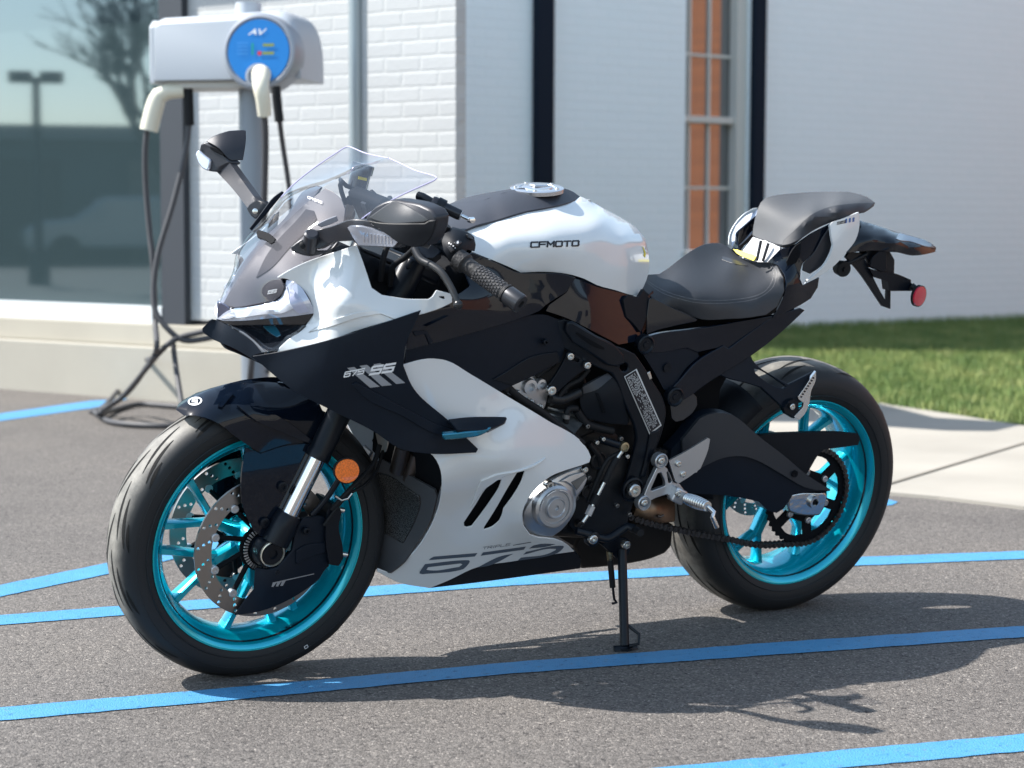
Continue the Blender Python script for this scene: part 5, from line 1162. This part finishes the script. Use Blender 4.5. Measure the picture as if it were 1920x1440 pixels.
for a0, a1 in ((100,140),(50,92),(150,190)):
    tube('ring_rib', [cc+Vector((math.cos(rad(a))*.0395,-.0085,math.sin(rad(a))*.0395)) for a in range(a0,a1,6)], .0022, ALU, cl, 8)
panel('cover_wing', 'E', [(1340,900),(1400,862),(1490,838),(1515,885),(1485,950),(1440,1000),(1430,940),(1380,905)], (), ALU, base='clutch', off=-.006, thick=.008, parent=cl, bev=.002)
panel('wing_pocket', 'E', [(1410,905),(1500,858),(1506,880),(1445,960)], (), mat('dull engine alloy'), base='clutch', off=-.0075, thick=.002, parent=cl)
bolt('cover_bolt', Z('E',1258,918,-.178), .010, cl, h=.012)
bolt('cover_bolt', Z('E',1495,822,-.168), .007, cl)
# linkage, bolts
bolt('pivot_bolt', Z('G',636,334,-.168), .0165, bike, h=.014)
lathe('pivot_recess', Z('G',636,334,-.160), (0,-1,0), [(-.004,.028),(.004,.028),(.006,.024),(.001,.022),(.001,.001)], FRAME, bike, 40)
tube('shift_rod', [Z('G',585,65,-.175), Z('G',520,165,-.175), Z('G',430,340,-.175), Z('G',350,500,-.175), Z('G',318,545,-.175)], .0048, STEEL, bike, 10)
tube('shift_boot', [Z('G',540,130,-.175), Z('G',500,200,-.175), Z('G',460,290,-.175)], .008, RUBBERB, bike, 12)
tube('shift_sensor', [Z('G',415,370,-.176), Z('G',385,430,-.176)], .0105, RUBBERB, bike, 16, False)
tube('rod_nut', [Z('G',380,440,-.176), Z('G',352,500,-.176)], .0085, ALU, bike, 6, False)
tube('cable', [Z('G',575,90,-.172), Z('G',480,140,-.168), Z('G',430,230,-.165), Z('G',390,320,-.160), Z('G',350,420,-.155)], .005, RUBBERB, bike)
lathe('rod_joint', Z('G',585,62,-.180), (0,-1,0), [(-.006,.011),(.003,.011),(.004,.007),(.001,.006),(.001,.001)], mat('brass', (.35,.30,.20), .35, .9), bike, 24)
tube('shift_arm', [Z('G',430,10,-.165), Z('G',500,35,-.170), Z('G',585,62,-.172)], .008, FRAME, bike, 12)
for p in ((445,8),(405,30),(600,120)): bolt('small_bolt', Z('G',p[0],p[1],-.178), .005, bike)
sl = tube('shift_lever', [Z('G',275,600,-.175), Z('G',370,625,-.180), Z('G',470,650,-.182), Z('G',545,610,-.184), Z('G',610,572,-.190), Z('G',650,590,-.205)], .0095, FRAME, bike, 14, True, .01, .7)
bolt('lever_bolt', Z('G',380,652,-.190), .011, sl, h=.008)
tube('shift_peg', [Z('G',640,585,-.195), Z('G',690,615,-.235)], .0085, RUBBERB, sl, 14, False)
lathe('lever_boss', Z('G',380,652,-.180), (0,-1,0), [(-.01,.017),(.006,.017),(.008,.014)], FRAME, sl, 30)
# kickstand
ks = thing_ = bpy.data.objects.new('kickstand', None); COL.objects.link(ks); ks.parent = bike
foot = LI @ G(1171,1219,.0); top = Z('G',570,720,-.150)
foot2 = foot + (LI @ Vector((0,0,.010)))
tube('stand_leg', [top, foot2], .0105, FRAME, ks, 20, False)
panel('stand_bracket', 'G', [(440,690),(520,640),(620,660),(625,720),(600,770),(530,775),(500,745)], [(440,690,-.135),(625,720,-.140)], FRAME, parent=ks, thick=.02, in_dir=(0,1,0))
bolt('stand_bolt', Z('G',588,686,-.160), .0105, ks, h=.010)
bm = bmesh.new(); blathe(bm, foot+(LI @ Vector((.0,0,.001))), LI @ Vector((0,0,1)), [(0,.018),(.005,.018)], 24); from_bm('stand_foot', bm, ks, FRAME, 30)
Lw = lambda x, y, z: LI @ (G(1171,1219,0)+Vector((x,y,z)))
tube('foot_plate', [Lw(-.028,.0,.004), Lw(0,-.006,.004), Lw(.03,-.002,.004)], .010, FRAME, ks, 12, True, .01, .45)
pp = lambda t: top.lerp(foot2, t)
tube('stand_tab', [pp(.78)+Vector((.006,-.004,0)), pp(.86)+Vector((.026,-.02,0)), pp(.96)+Vector((.024,-.02,0)), pp(.985)+Vector((.004,-.012,0))], .0038, FRAME, ks, 8, False)
tube('spring', [Z('G',492,760,-.135), Z('G',510,965,-.150)], .0068, RUBBERB, ks, 14, False)
bm = bmesh.new(); a_ = Z('G',488,735,-.135); b_2 = Z('G',495,795,-.137)
pts = [a_.lerp(b_2, t/60)+Vector((math.cos(t/60*2*math.pi*7)*.006, math.sin(t/60*2*math.pi*7)*.006, 0)) for t in range(61)]
btube(bm, pts, .0014, 6, False); from_bm('spring_coil', bm, ks, mat('brass'), 35)
tube('spring_hook', [Z('G',512,965,-.150), Z('G',520,1040,-.158), Z('G',535,1062,-.160), Z('G',510,1068,-.165)], .003, FRAME, ks, 8)
# footpeg bracket
fb = panel('footpeg_bracket', 'G', [(795,195),(835,185),(862,200),(900,290),(940,300),(970,340),(985,380),(960,420),(930,425),(890,400),(862,365),(760,405),(735,425),(700,420),(712,380)], [(795,195,-.178),(985,380,-.178)], ALU, holes=[[(800,232),(822,225),(848,290),(850,312),(765,345),(752,342)],[(858,222),(870,226),(893,282),(880,298),(868,290)]], parent=bike, thick=.012, in_dir=(0,1,0), bev=.003)
for p in ((817,150),(708,420)):
    lathe('bracket_ring', Z('G',p[0],p[1],-.178), (0,-1,0), [(-.012,.0175),(.004,.0175),(.006,.016),(.006,.0145),(.001,.0125),(.001,.001)], ALU, fb, 48)
    bolt('bracket_bolt', Z('G',p[0],p[1],-.180), .0095, fb, h=.007)
hp = panel('heel_plate', 'G', [(872,150),(1000,80),(1122,4),(1136,12),(1125,75),(1075,200),(1000,255),(932,298),(912,280),(890,210)], [(872,150,-.178),(1136,12,-.190),(932,298,-.180)], ALU, key='heel', parent=fb, thick=.005, bev=.0015)
for p in ((933,172),(963,238)): bolt('plate_bolt', Z('G',p[0],p[1],-.183), .0072, fb, h=.003)
pg0 = Z('G',968,388,-.185); pg1 = Z('G',1120,445,-.268)
bm = bmesh.new(); dpg = (pg1-pg0); n = 34
blathe(bm, pg0, dpg.normalized(), [(dpg.length*k/n, (.0115+.0035*math.sin(math.pi*k/n))*(1.0 if k % 3 else .80)) for k in range(n+1)], 20)
pg = from_bm('footpeg', bm, bike, mat('bright alloy', (.66,.66,.66), .25, 1), 30)
tube('peg_feeler', [pg1, pg1+Vector((.010,-.012,-.01)), Z('G',1150,510,-.285), Z('G',1180,578,-.285)], .0055, mat('bright alloy'), pg, 14, False)
bm = bmesh.new(); bbox(bm, Z('G',925,372,-.185), (.034,.024,.034), Matrix.Rotation(rad(25),3,'Y')); from_bm('peg_mount', bm, pg, ALU, 30, .004)
bolt('mount_bolt', Z('G',932,365,-.199), .008, pg, h=.002)

# ================================================================== SWINGARM, CHAIN, REAR
sw_ctl = [(170,505,-.125),(380,370,-.130),(560,490,-.135),(830,705,-.135),(930,770,-.135),(650,890,-.130),(370,800,-.128),(130,740,-.118),(100,650,-.118),(400,600,-.135)]
sw = panel('swingarm', 'H', [(150,520),(200,460),(255,400),(300,378),(380,370),(425,380),(460,403),(560,490),(690,590),(830,705),(935,770),(930,778),(860,780),(790,785),(740,795),(715,835),(690,870),(655,892),(610,880),(560,832),(480,815),(370,800),(180,788),(120,745),(90,650),(110,560)], sw_ctl, BLACKM, key='sw', parent=bike, thick=.035, in_dir=(0,1,0), h=11, bev=.003)
panel('swingarm_cover', 'H', [(165,512),(255,402),(300,380),(380,372),(425,382),(460,405),(560,492),(690,592),(830,707),(935,772),(860,772),(800,757),(690,695),(560,622),(500,600),(440,596),(380,605),(265,655),(170,640)], (), mat('swingarm cover', (.020,.023,.029), .5), base='sw', off=-.008, thick=.010, parent=sw, h=12, bev=.002)
lathe('cover_screw', Z('H',748,688,-.146), (0,-1,0), [(-.002,.0085),(.002,.0085),(.002,.005),(0,.001)], DARK, sw, 20)
o = mirror(sw)
ab = panel('axle_block', 'H', [(715,840),(725,800),(760,790),(905,785),(918,800),(910,850),(880,905),(840,908),(760,900),(720,885)], [(715,840,-.132),(910,850,-.132)], mat('machined alloy', (.58,.58,.57), .18, 1, bump=(60,.4,.002)), parent=bike, thick=.03, in_dir=(0,1,0), bev=.004)
lathe('axle_hole', Z('H',848,833,-.134), (0,-1,0), [(-.004,.016),(.006,.0155),(.006,.009),(-.004,.0085),(-.004,.001)], mat('machined alloy'), ab, 36)
lathe('axle_tube', Z('H',848,833,-.136), (0,-1,0), [(.0,.008),(.0015,.008)], DARK, ab, 24)
mirror(ab)
cg = panel('chain_guard', 'H', [(560,490),(640,480),(740,476),(1000,474),(1078,482),(1086,510),(1078,538),(1010,548),(900,562),(870,590),(840,640),(810,690),(700,600)], [(560,490,-.118),(1078,482,-.118),(810,690,-.112)], PLAST, parent=bike, thick=.012, in_dir=(0,1,0), bev=.003)
# hugger over the rear tyre
bm = bmesh.new(); A_ = []
for i in range(25):
    a = rad(126+52*i/24); row = []
    for j in range(13):
        y_ = -.095+.19*j/12; r_ = .332-.055*abs(y_/.095)**2.6; row.append(bm.verts.new((RA.x+r_*math.cos(a), y_, RA.z+r_*math.sin(a))))
    A_.append(row)
for i in range(24):
    for j in range(12): bm.faces.new((A_[i][j], A_[i+1][j], A_[i+1][j+1], A_[i][j+1]))
hg = from_bm('rear_hugger', bm, bike, PLAST, 40); md = hg.modifiers.new('solid', 'SOLIDIFY'); md.thickness = .004
panel('shock_cover', 'H', [(180,250),(215,262),(240,290),(243,330),(220,370),(170,410),(130,420),(110,400),(100,330),(140,280)], [(180,250,-.10),(243,330,-.112),(130,420,-.11)], CHARC, parent=bike, thick=.008)
# sprocket and chain
YC = -.100
teeth = []
NT = 42
for k in range(NT*2): 
    a = math.pi*k/NT; r_ = .121 if k % 2 == 0 else .1145; teeth.append((RA.x+r_*math.cos(a), RA.z+r_*math.sin(a)))
hs = []
for k in range(6):
    a = 2*math.pi*k/6+.2
    hs.append([(RA.x+r_*math.cos(a+d_), RA.z+r_*math.sin(a+d_)) for r_, d_ in ((.066,-.34),(.098,-.40),(.101,-.2),(.101,0),(.101,.2),(.098,.40),(.066,.34),(.062,0))])
spk = plate('sprocket', teeth, [circ(RA.x, RA.z, .040, 40)]+hs, YC-.003, .006, DARK, bike, 0)
for k in range(6):
    a = 2*math.pi*k/6+.2+math.pi/6; lathe('sprocket_bolt', (RA.x+.062*math.cos(a), YC-.003, RA.z+.062*math.sin(a)), (0,-1,0), [(-.004,.0085),(.006,.008),(.007,.006),(.003,.004),(.003,.001)], ALU, spk, 20)
lathe('carrier', RA, (0,-1,0), [(.05,.046),(.095,.046),(.098,.040),(.120,.030),(.120,.018)], DARK, spk, 40)
path = [Z('G',620,512,YC), Z('G',780,560,YC), Z('G',1000,608,YC), Z('G',1240,652,YC), Z('G',1440,690,YC)]
path = [Vector((p.x, YC, p.z)) for p in path]
c_r = .1195
a_s = rad(264)
for k in range(0, 37): 
    a = a_s+rad(6.2*k); path.append(Vector((RA.x+c_r*math.cos(a), YC, RA.z+c_r*math.sin(a))))
fs = Vector((.10, YC, .44)); 
path += [Vector((.40,YC,.435)), Vector((.10,YC,.475))]
# drop the joint kink between lower run and sprocket
cpath = crspline(path, .003)
acc = 0; last = cpath[0]; nodes_ = [cpath[0]]
for p in cpath[1:]:
    acc += (p-last).length; last = p
    if acc >= .0127: nodes_.append(p); acc = 0
bm = bmesh.new()
for i, (a, b) in enumerate(zip(nodes_, nodes_[1:])):
    d = b-a; mid = (a+b)/2; ang = -math.atan2(d.z, d.x); R_ = Matrix.Rotation(ang, 3, 'Y'); oo = .0095 if i % 2 else .0065
    for s in (-1,1):
        bbox(bm, mid+Vector((0,s*oo,0)), (d.length*.62,.0022,.0085), R_)
        for e in (a, b): blathe(bm, e+Vector((0,s*oo-.0011,0)), (0,1,0), [(0,.0068),(.0022,.0068)], 10)
    blathe(bm, a+Vector((0,-.012,0)), (0,1,0), [(0,.0030),(.024,.0030)], 8); blathe(bm, a+Vector((0,-.005,0)), (0,1,0), [(0,.0052),(.010,.0052)], 10)
from_bm('chain', bm, bike, CHAIN, 35)
# subframe pieces
su = panel('subframe_upper', 'F', [(1030,300),(1040,262),(1100,238),(1350,198),(1480,180),(1700,140),(1900,108),(1880,130),(1800,190),(1600,320),(1560,310),(1400,345),(1330,318),(1080,345),(1045,335)], [(1030,300,-.135),(1350,198,-.125),(1900,108,-.122),(1600,320,-.125)], BLACKG, parent=bike, thick=.012)
sl2 = panel('subframe_lower', 'F', [(1205,600),(1250,560),(1400,400),(1565,300),(1600,320),(1760,200),(1900,108),(2060,60),(2090,75),(1990,170),(1850,290),(1650,430),(1500,520),(1330,640),(1280,670),(1225,665)], [(1205,600,-.138),(1565,300,-.128),(2060,60,-.120),(1330,640,-.138),(1650,430,-.132)], BLACKG, parent=bike, thick=.014, h=10, bev=.004)
sc3 = panel('subframe_cover', 'F', [(1045,352),(1330,320),(1400,345),(1408,372),(1330,440),(1250,550),(1205,595),(1180,580),(1120,470)], [(1045,352,-.135),(1400,345,-.124),(1205,595,-.132)], BLACKM, parent=bike, thick=.008)
for o in (su, sl2, sc3): mirror(o)
for p, r_ in (((1063,295),.0215),((1252,630),.022)):
    q = Z('F',p[0],p[1],-.142); lathe('subframe_boss', q, (0,-1,0), [(-.012,r_),(.004,r_),(.006,r_*.85),(.002,r_*.7),(.002,r_*.35),(.004,r_*.3),(.004,.001)], FRAME, bike, 36)
lathe('cover_plug', Z('F',1203,443,-.134), (0,-1,0), [(-.004,.010),(.002,.010),(.002,.007),(.001,.001)], FRAME, bike, 24)
box('chrome_tab', Z('F',1087,493,-.158), (.008,.006,.018), STEEL, bike, Matrix.Rotation(rad(-28),3,'Y'), .001)
ss = panel('seat_side_cover', 'I', [(118,770),(140,762),(300,842),(410,893),(400,905),(260,935),(150,965),(105,985),(108,850)], [(118,770,-.11),(410,893,-.128),(105,985,-.125)], BLACKG, parent=bike, thick=.005); mirror(ss)
kp = panel('knee_pad', 'B', [(1470,830),(1500,800),(1570,810),(1600,760),(1640,820),(1630,900),(1600,1000),(1580,1040),(1550,1000),(1490,940)], [(1470,830,-.128),(1640,820,-.105),(1600,1000,-.122)], PLAST, parent=bike, thick=.008); mirror(kp)
pb = panel('pillion_peg_bracket', 'H', [(345,170),(365,155),(440,100),(505,52),(516,62),(530,95),(570,138),(640,180),(716,224),(775,195),(848,158),(825,215),(768,290),(768,330),(772,385),(745,402),(700,375),(684,345),(640,300),(575,240),(480,212),(420,198)], [(345,170,-.130),(505,52,-.125),(700,375,-.160),(848,158,-.160),(716,224,-.15)], BLACKM, holes=[[(538,142),(560,145),(640,190),(705,235),(690,245),(655,238),(600,210),(545,165)]], parent=bike, thick=.012, h=9, bev=.002)
mirror(pb)
pp_ = panel('pillion_peg', 'H', [(859,156),(858,200),(835,255),(822,330),(800,378),(770,410),(745,392),(790,345),(795,320),(768,300),(765,288),(800,240),(838,182)], [(859,156,-.175),(822,330,-.175),(770,410,-.170)], mat('bright alloy'), parent=pb, thick=.010, h=7, key='ppeg')
patchdecal('peg_grip', 'H', [[(845-9*k,185+14*k),(853-9*k,190+14*k),(846-9*k,196+14*k),(838-9*k,192+14*k)] for k in range(8)], 'ppeg', RUBBERB, pp_, .0008, 5)
panel('peg_joint', 'H', [(690,345),(720,308),(745,300),(768,320),(765,365),(730,385),(700,375)], [(690,345,-.165),(765,365,-.168)], FRAME, parent=pb, thick=.012)
bolt('peg_bolt', Z('H',735,340,-.172), .0075, pb, h=.003)
# exhaust
ex = panel('exhaust_box', 'G', [(262,700),(300,640),(640,560),(905,560),(895,640),(890,700),(850,745),(760,782),(640,810),(500,830),(312,848),(290,790)], [(262,700,-.07),(905,560,-.075),(640,810,-.055),(600,680,-.085)], EXHD, parent=bike, thick=.15, in_dir=(0,1,0), bev=.015, h=11)
panel('exhaust_pipe', 'G', [(630,500),(650,440),(720,395),(880,375),(912,395),(918,470),(915,545),(800,560),(700,565),(640,550)], [(630,500,-.06),(880,375,-.045),(915,545,-.06),(780,470,-.085)], EXH, parent=ex, thick=.10, in_dir=(0,1,0), bev=.01, h=11)
tube('exhaust_tab', [Z('G',800,505,-.088), Z('G',815,512,-.09), Z('G',835,500,-.088)], .003, mat('header steel'), ex)
box('rear_brake_caliper', (RA.x-.06, .10, RA.z+.11), (.09,.04,.05), FRAME, bike, None, .01)

# ================================================================== BARS, LEVERS, MIRRORS
g0 = Z('B',405,565,-.245); g1_ = Z('B',800,850,-.385)
hb = bpy.data.objects.new('handlebar', None); COL.objects.link(hb); hb.parent = bike
dg = (g1_-g0); dn_ = dg.normalized(); lg = dg.length
GRIP = mat('grip rubber', (.018,.018,.02), .6); n_, b_ = nodes(GRIP); tc = n_.nodes.new('ShaderNodeTexCoord'); ck = tex(n_, 'ShaderNodeTexVoronoi', 160, tc.outputs['Object']); bp = n_.nodes.new('ShaderNodeBump'); bp.inputs['Strength'].default_value = .6; bp.inputs['Distance'].default_value = .0015; n_.links.new(ck.outputs['Distance'], bp.inputs['Height']); n_.links.new(bp.outputs[0], b_.inputs['Normal'])
bm = bmesh.new(); blathe(bm, g0, dn_, [(0,.021),(.02,.021),(.024,.0165),(lg*.22,.0165),(lg*.76,.0165),(lg*.78,.0195),(lg*.80,.0195)], 32); from_bm('grip', bm, hb, GRIP, 35)
lathe('bar_end', g0+dn_*lg*.80, dn_, [(0,.017),(.004,.019),(lg*.22,.0195),(lg*.235,.0175),(lg*.235,.008),(lg*.20,.007),(lg*.20,.001)], mat('dark metal', (.04,.042,.048), .35, .6), hb, 40)
tube('bar_tube', [g0-dn_*.14, g0], .0115, FRAME, hb, 20, False)
# small raised studs on the grip
bm = bmesh.new(); u_ = dn_.orthogonal().normalized(); v_ = dn_.cross(u_)
for i in range(11):
    for k in range(14):
        a = 2*math.pi*(k+(i % 2)*.5)/14; t = .075+.0085*i; rdir = u_*math.cos(a)+v_*math.sin(a); bbox(bm, g0+dn_*t*(lg*.76/.17)+rdir*.0166, (.004,.004,.0022), rdir.to_track_quat('Z','Y').to_matrix())
tag(from_bm('grip_studs', bm, hb, mat('grip stud', (.06,.06,.065), .5), 0), kind='stuff')
sb = panel('switch_housing', 'B', [(290,490),(320,410),(350,385),(395,378),(470,400),(510,425),(522,480),(515,520),(470,510),(420,560),(395,600),(360,590),(330,540)], [(290,490,-.215),(350,385,-.205),(522,480,-.225),(395,600,-.245),(400,480,-.250)], PLAST, key='sw2', parent=hb, thick=.03, in_dir=(.3,.9,0), h=11, bev=.004)
panel('switch_button', 'B', [(380,460),(410,443),(435,458),(405,482)], (), mat('button', (.03,.03,.033), .35), base='sw2', off=-.005, thick=.006, parent=sb)
panel('switch_button', 'B', [(335,490),(355,480),(380,510),(360,530)], (), mat('button'), base='sw2', off=-.006, thick=.006, parent=sb)
panel('switch_button', 'B', [(465,405),(500,418),(508,445),(480,432)], (), mat('button'), base='sw2', off=-.006, thick=.006, parent=sb)
patchdecal('switch_marks', 'B', [[(345,462),(352,460),(352,470),(345,472)],[(358,470),(364,468),(365,474),(359,476)],[(372,482),(380,480),(380,486),(373,488)],[(385,495),(392,492),(393,499),(386,500)],[(398,458),(410,450),(412,466),(400,470)]], 'sw2', WHDEC, sb, .0075, 6)
lv = tube('clutch_lever', [Z('B',125,500,-.20), Z('B',165,570,-.225), Z('B',240,610,-.255), Z('B',300,655,-.28), Z('B',350,730,-.305), Z('B',385,800,-.325), Z('B',405,855,-.335)], lambda t: .0085-.002*t, mat('lever black', (.035,.036,.038), .3, .5), hb, 16, True, .008, .7)
bm = bmesh.new(); r_ = bmesh.ops.create_uvsphere(bm, u_segments=20, v_segments=12, radius=.0095); bmesh.ops.translate(bm, verts=r_['verts'], vec=Z('B',408,862,-.335)); from_bm('lever_ball', bm, lv, mat('lever black'), 60)
panel('lever_perch', 'B', [(120,500),(150,480),(215,500),(250,440),(290,460),(300,520),(250,560),(200,560),(150,540)], [(120,500,-.19),(290,460,-.20),(200,560,-.22)], FRAME, parent=hb, thick=.02)
lathe('cable_adjuster', Z('B',315,375,-.19), Vector((.3,-.3,.9)).normalized(), [(-.03,.009),(.0,.009),(.001,.011),(.010,.011)], RUBBERB, hb, 20)
lathe('perch_bolt', Z('B',250,447,-.205), (0,-.6,.8), [(0,.013),(.005,.013),(.006,.009),(.002,.008),(.002,.001)], FRAME, hb, 28)
bmx = mirror(lv)
g0r = Vector((g0.x,-g0.y,g0.z)); dnr = Vector((dn_.x,-dn_.y,dn_.z))
lathe('grip', g0r, dnr, [(0,.0165),(lg*.76,.0165),(lg*.8,.0195),(lg,.0195)], GRIP, hb, 24)
tube('bar_tube', [g0r-dnr*.14, g0r], .0115, FRAME, hb, 16, False)
# steering damper, reservoir
da, db = Z('B',240,200,-.06), Z('B',425,288,-.10); dd = (db-da).normalized(); dl = (db-da).length
dm = lathe('steering_damper', da, dd, [(0,.012),(.004,.0135),(dl*.18,.0135),(dl*.19,.0115),(dl-.004,.0115),(dl,.010),(dl,.004)], mat('damper anodised', (.035,.037,.045), .3, .7), bike, 32)
tube('damper_rod', [db-dd*.02, Z('B',488,318,-.115)], .0042, CHROME, dm, 14, False)
lathe('rod_end', Z('B',492,318,-.118), (0,-1,.2), [(-.006,.0065),(.006,.0065),(.007,.003)], CHROME, dm, 20)
lathe('damper_face', db, dd, [(0,.0105),(.001,.0105)], ALU, dm, 28)
tube('damper_mount', [Z('B',150,160,-.03), Z('B',180,170,-.04), Z('B',240,205,-.055)], .009, FRAME, dm, 14)
lathe('damper_clamp', da+dd*.012, dd, [(0,.016),(.016,.016)], FRAME, dm, 28)
rs = Z('A',1128,462,.12); rt = Z('A',1172,300,.12); ra_ = (rt-rs).normalized(); rl = (rt-rs).length
rv = lathe('brake_reservoir', rs, ra_, [(0,.016),(.004,.021),(rl*.62,.021),(rl*.63,.024),(rl*.98,.024),(rl,.022)], mat('reservoir smoke', (.02,.02,.022), .25, 0, .6), bike, 32)
panel('reservoir_label', 'A', [(1140,380),(1195,392),(1192,410),(1136,398)], [(1140,380,.098),(1192,410,.094)], YEL, parent=rv, thick=.001, h=6)
tube('reservoir_stay', [rs, rs+Vector((.02,-.01,-.05)), Z('A',1200,600,.05)], .007, FRAME, rv, 12)
tube('reservoir_hose', [rs, Z('A',1060,440,.12), Z('A',1020,400,.12), Z('A',1030,480,.11), Z('A',1060,560,.10)], .005, RUBBERB, rv, 10)
panel('bar_clamp', 'A', [(1150,520),(1200,500),(1240,540),(1240,590),(1200,610),(1165,570)], [(1150,520,.06),(1240,590,.03)], ALU, parent=hb, thick=.02)
panel('top_yoke', 'A', [(1180,560),(1230,500),(1290,540),(1400,560),(1420,640),(1300,660),(1200,640)], [(1180,560,.05),(1420,640,-.08)], FRAME, parent=hb, thick=.02)
for (p0_, p1_) in (((1220,480),(1300,560)),((1340,520),(1330,580))): tube('cable_guide', [Z('A',p0_[0],p0_[1],.02), Z('A',p1_[0],p1_[1],-.03)], .006, RUBBERB, hb, 10, False)
tube('cable', [Z('A',1230,500,.02), Z('A',1350,700,-.10), Z('A',1300,900,-.13), Z('A',1280,1050,-.12)], .006, RUBBERB, hb)
tube('cable', [Z('A',1500,840,-.19), Z('A',1440,900,-.17), Z('A',1360,960,-.14), Z('A',1340,1080,-.12)], .006, RUBBERB, hb)
# left mirror
ml = panel('mirror_left'.replace('_left',''), 'A', [(1178,655),(1225,590),(1290,548),(1350,530),(1440,540),(1540,562),(1610,598),(1637,640),(1632,690),(1605,775),(1560,825),(1500,835),(1400,800),(1300,740),(1220,690)], [(1178,655,-.275),(1350,530,-.315),(1440,540,-.34),(1637,640,-.415),(1605,775,-.405),(1500,835,-.38),(1220,690,-.29),(1450,660,-.365)], CHARC, key='mir', parent=bike, thick=.035, in_dir=(.9,.1,.1), h=11, bev=.004)
panel('mirror_shell', 'A', [(1190,662),(1250,672),(1560,682),(1590,664),(1635,660),(1630,700),(1605,775),(1560,825),(1500,835),(1420,820),(1300,740),(1220,690)], (), mat('mirror dark shell', (.010,.011,.014), .45, spec=.2, bump=(1500,.2,.0003)), base='mir', off=-.004, thick=.006, parent=ml, h=12, bev=.002)
panel('mirror_lit_facet', 'A', [(1200,645),(1290,580),(1362,532),(1440,560),(1595,660),(1560,678),(1250,668)], (), mat('mirror facet sunlit tone', (.055,.057,.062), .38, .3, bump=(1800,.15,.0003)), base='mir', off=-.0025, thick=.004, parent=ml, h=12, bev=.002)  # top facet painted lighter where the sun strikes the mirror head
ma = panel('mirror_arm', 'A', [(795,770),(830,740),(870,722),(960,700),(1100,655),(1180,660),(1300,700),(1430,735),(1445,760),(1440,810),(1400,838),(1140,828),(1100,795),(980,800),(880,850),(820,830)], [(795,770,-.150),(870,722,-.150),(1180,660,-.275),(1445,760,-.355),(1400,838,-.345),(880,850,-.165),(1100,795,-.235),(1120,720,-.262)], CHARC, key='marm', parent=ml, thick=.020, in_dir=(.8,.4,0), h=11, bev=.004)
panel('turn_signal', 'A', [(1068,708),(1085,698),(1120,700),(1395,762),(1392,800),(1362,832),(1140,822),(1115,790)], (), LENSC, base='marm', off=-.006, thick=.010, parent=ml, h=9, bev=.002, key='ts')
for k in range(9): panel('lens_rib', 'A', [(1170+22*k,742+3*k),(1177+22*k,744+3*k),(1177+22*k,806+1*k),(1170+22*k,805+1*k)], (), mat('lens silver', (.62,.63,.68), .2, .8), base='marm', off=-.0075, thick=.003, parent=ml, h=12, bev=0)
mb = panel('mirror_base', 'A', [(697,838),(760,790),(800,770),(850,840),(880,855),(960,850),(1010,790),(1015,815),(985,845),(900,880),(820,893),(760,880),(715,862)], [(697,838,-.125),(800,770,-.140),(1010,790,-.16),(820,893,-.150)], CHARC, parent=ml, thick=.008, h=9, bev=.003)
lathe('base_bolt', Z('A',780,820,-.150), (-.5,-.8,.4), [(-.006,.0065),(.002,.0062),(.004,.003)], RUBBERB, ml, 20)
lathe('arm_pivot', Z('A',835,775,-.158), (-.2,-.5,.85), [(-.03,.014),(.010,.0145),(.013,.011)], CHARC, ml, 28)
panel('screen_tab', 'A', [(870,690),(930,660),(1000,634),(1012,665),(960,690),(900,708)], [(870,690,-.145),(1012,665,-.155)], mat('grey tab', (.28,.28,.31), .4), parent=ml, thick=.004)
# right mirror
mr = panel('mirror', 'A', [(150,155),(190,125),(240,103),(310,82),(342,90),(342,150),(322,285),(300,270),(240,205)], [(150,155,.42),(310,82,.40),(342,90,.395),(322,285,.36),(240,205,.38)], CHARC, key='mir2', parent=bike, thick=.03, in_dir=(.9,-.1,.1), h=9, bev=.003)
panel('mirror_lower', 'A', [(112,215),(120,175),(148,158),(200,185),(255,235),(300,275),(320,290),(300,300),(240,330),(230,350),(170,348),(140,300)], [(112,215,.43),(320,290,.36),(170,348,.40),(148,158,.42)], CHARC, key='mir3', parent=mr, thick=.03, in_dir=(.8,-.3,.0), h=9, bev=.004)
panel('mirror_gap', 'A', [(182,185),(250,205),(272,215),(275,250),(240,235),(185,205)], (), DARK, base='mir3', off=-.004, thick=.004, parent=mr)
panel('turn_signal', 'A', [(90,240),(96,215),(112,210),(150,245),(185,270),(180,320),(165,345),(130,325),(105,290)], (), LENSC, base='mir3', off=-.008, thick=.010, parent=mr, h=8, bev=.003)
panel('mirror_arm', 'A', [(215,245),(250,235),(300,280),(340,335),(478,525),(462,560),(425,582),(330,460),(228,350)], [(215,245,.40),(300,280,.37),(478,525,.20),(425,582,.20),(228,350,.39)], mat('mirror arm grey', (.022,.022,.026), .35, .4, bump=(1500,.2,.0003)), parent=mr, thick=.016, in_dir=(.8,-.4,0), h=9, bev=.004)
panel('mirror_base', 'A', [(415,585),(432,560),(478,528),(510,535),(540,568),(520,600),(470,655),(445,635)], [(415,585,.20),(540,568,.16),(470,655,.17)], FRAME, parent=mr, thick=.02, in_dir=(.7,-.4,0), h=9, bev=.003)
lathe('base_bolt', Z('A',475,604,.165), (-.6,-.8,.2), [(-.006,.006),(.002,.006),(.003,.003)], STEEL, mr, 16)
panel('screen_side_strip', 'A', [(440,715),(520,610),(600,510),(650,475),(662,485),(600,560),(455,730)], [(440,715,.11),(662,485,.15)], BLACKM, parent=bike, thick=.004)
# give the copied, unlabelled repeats nothing further; done
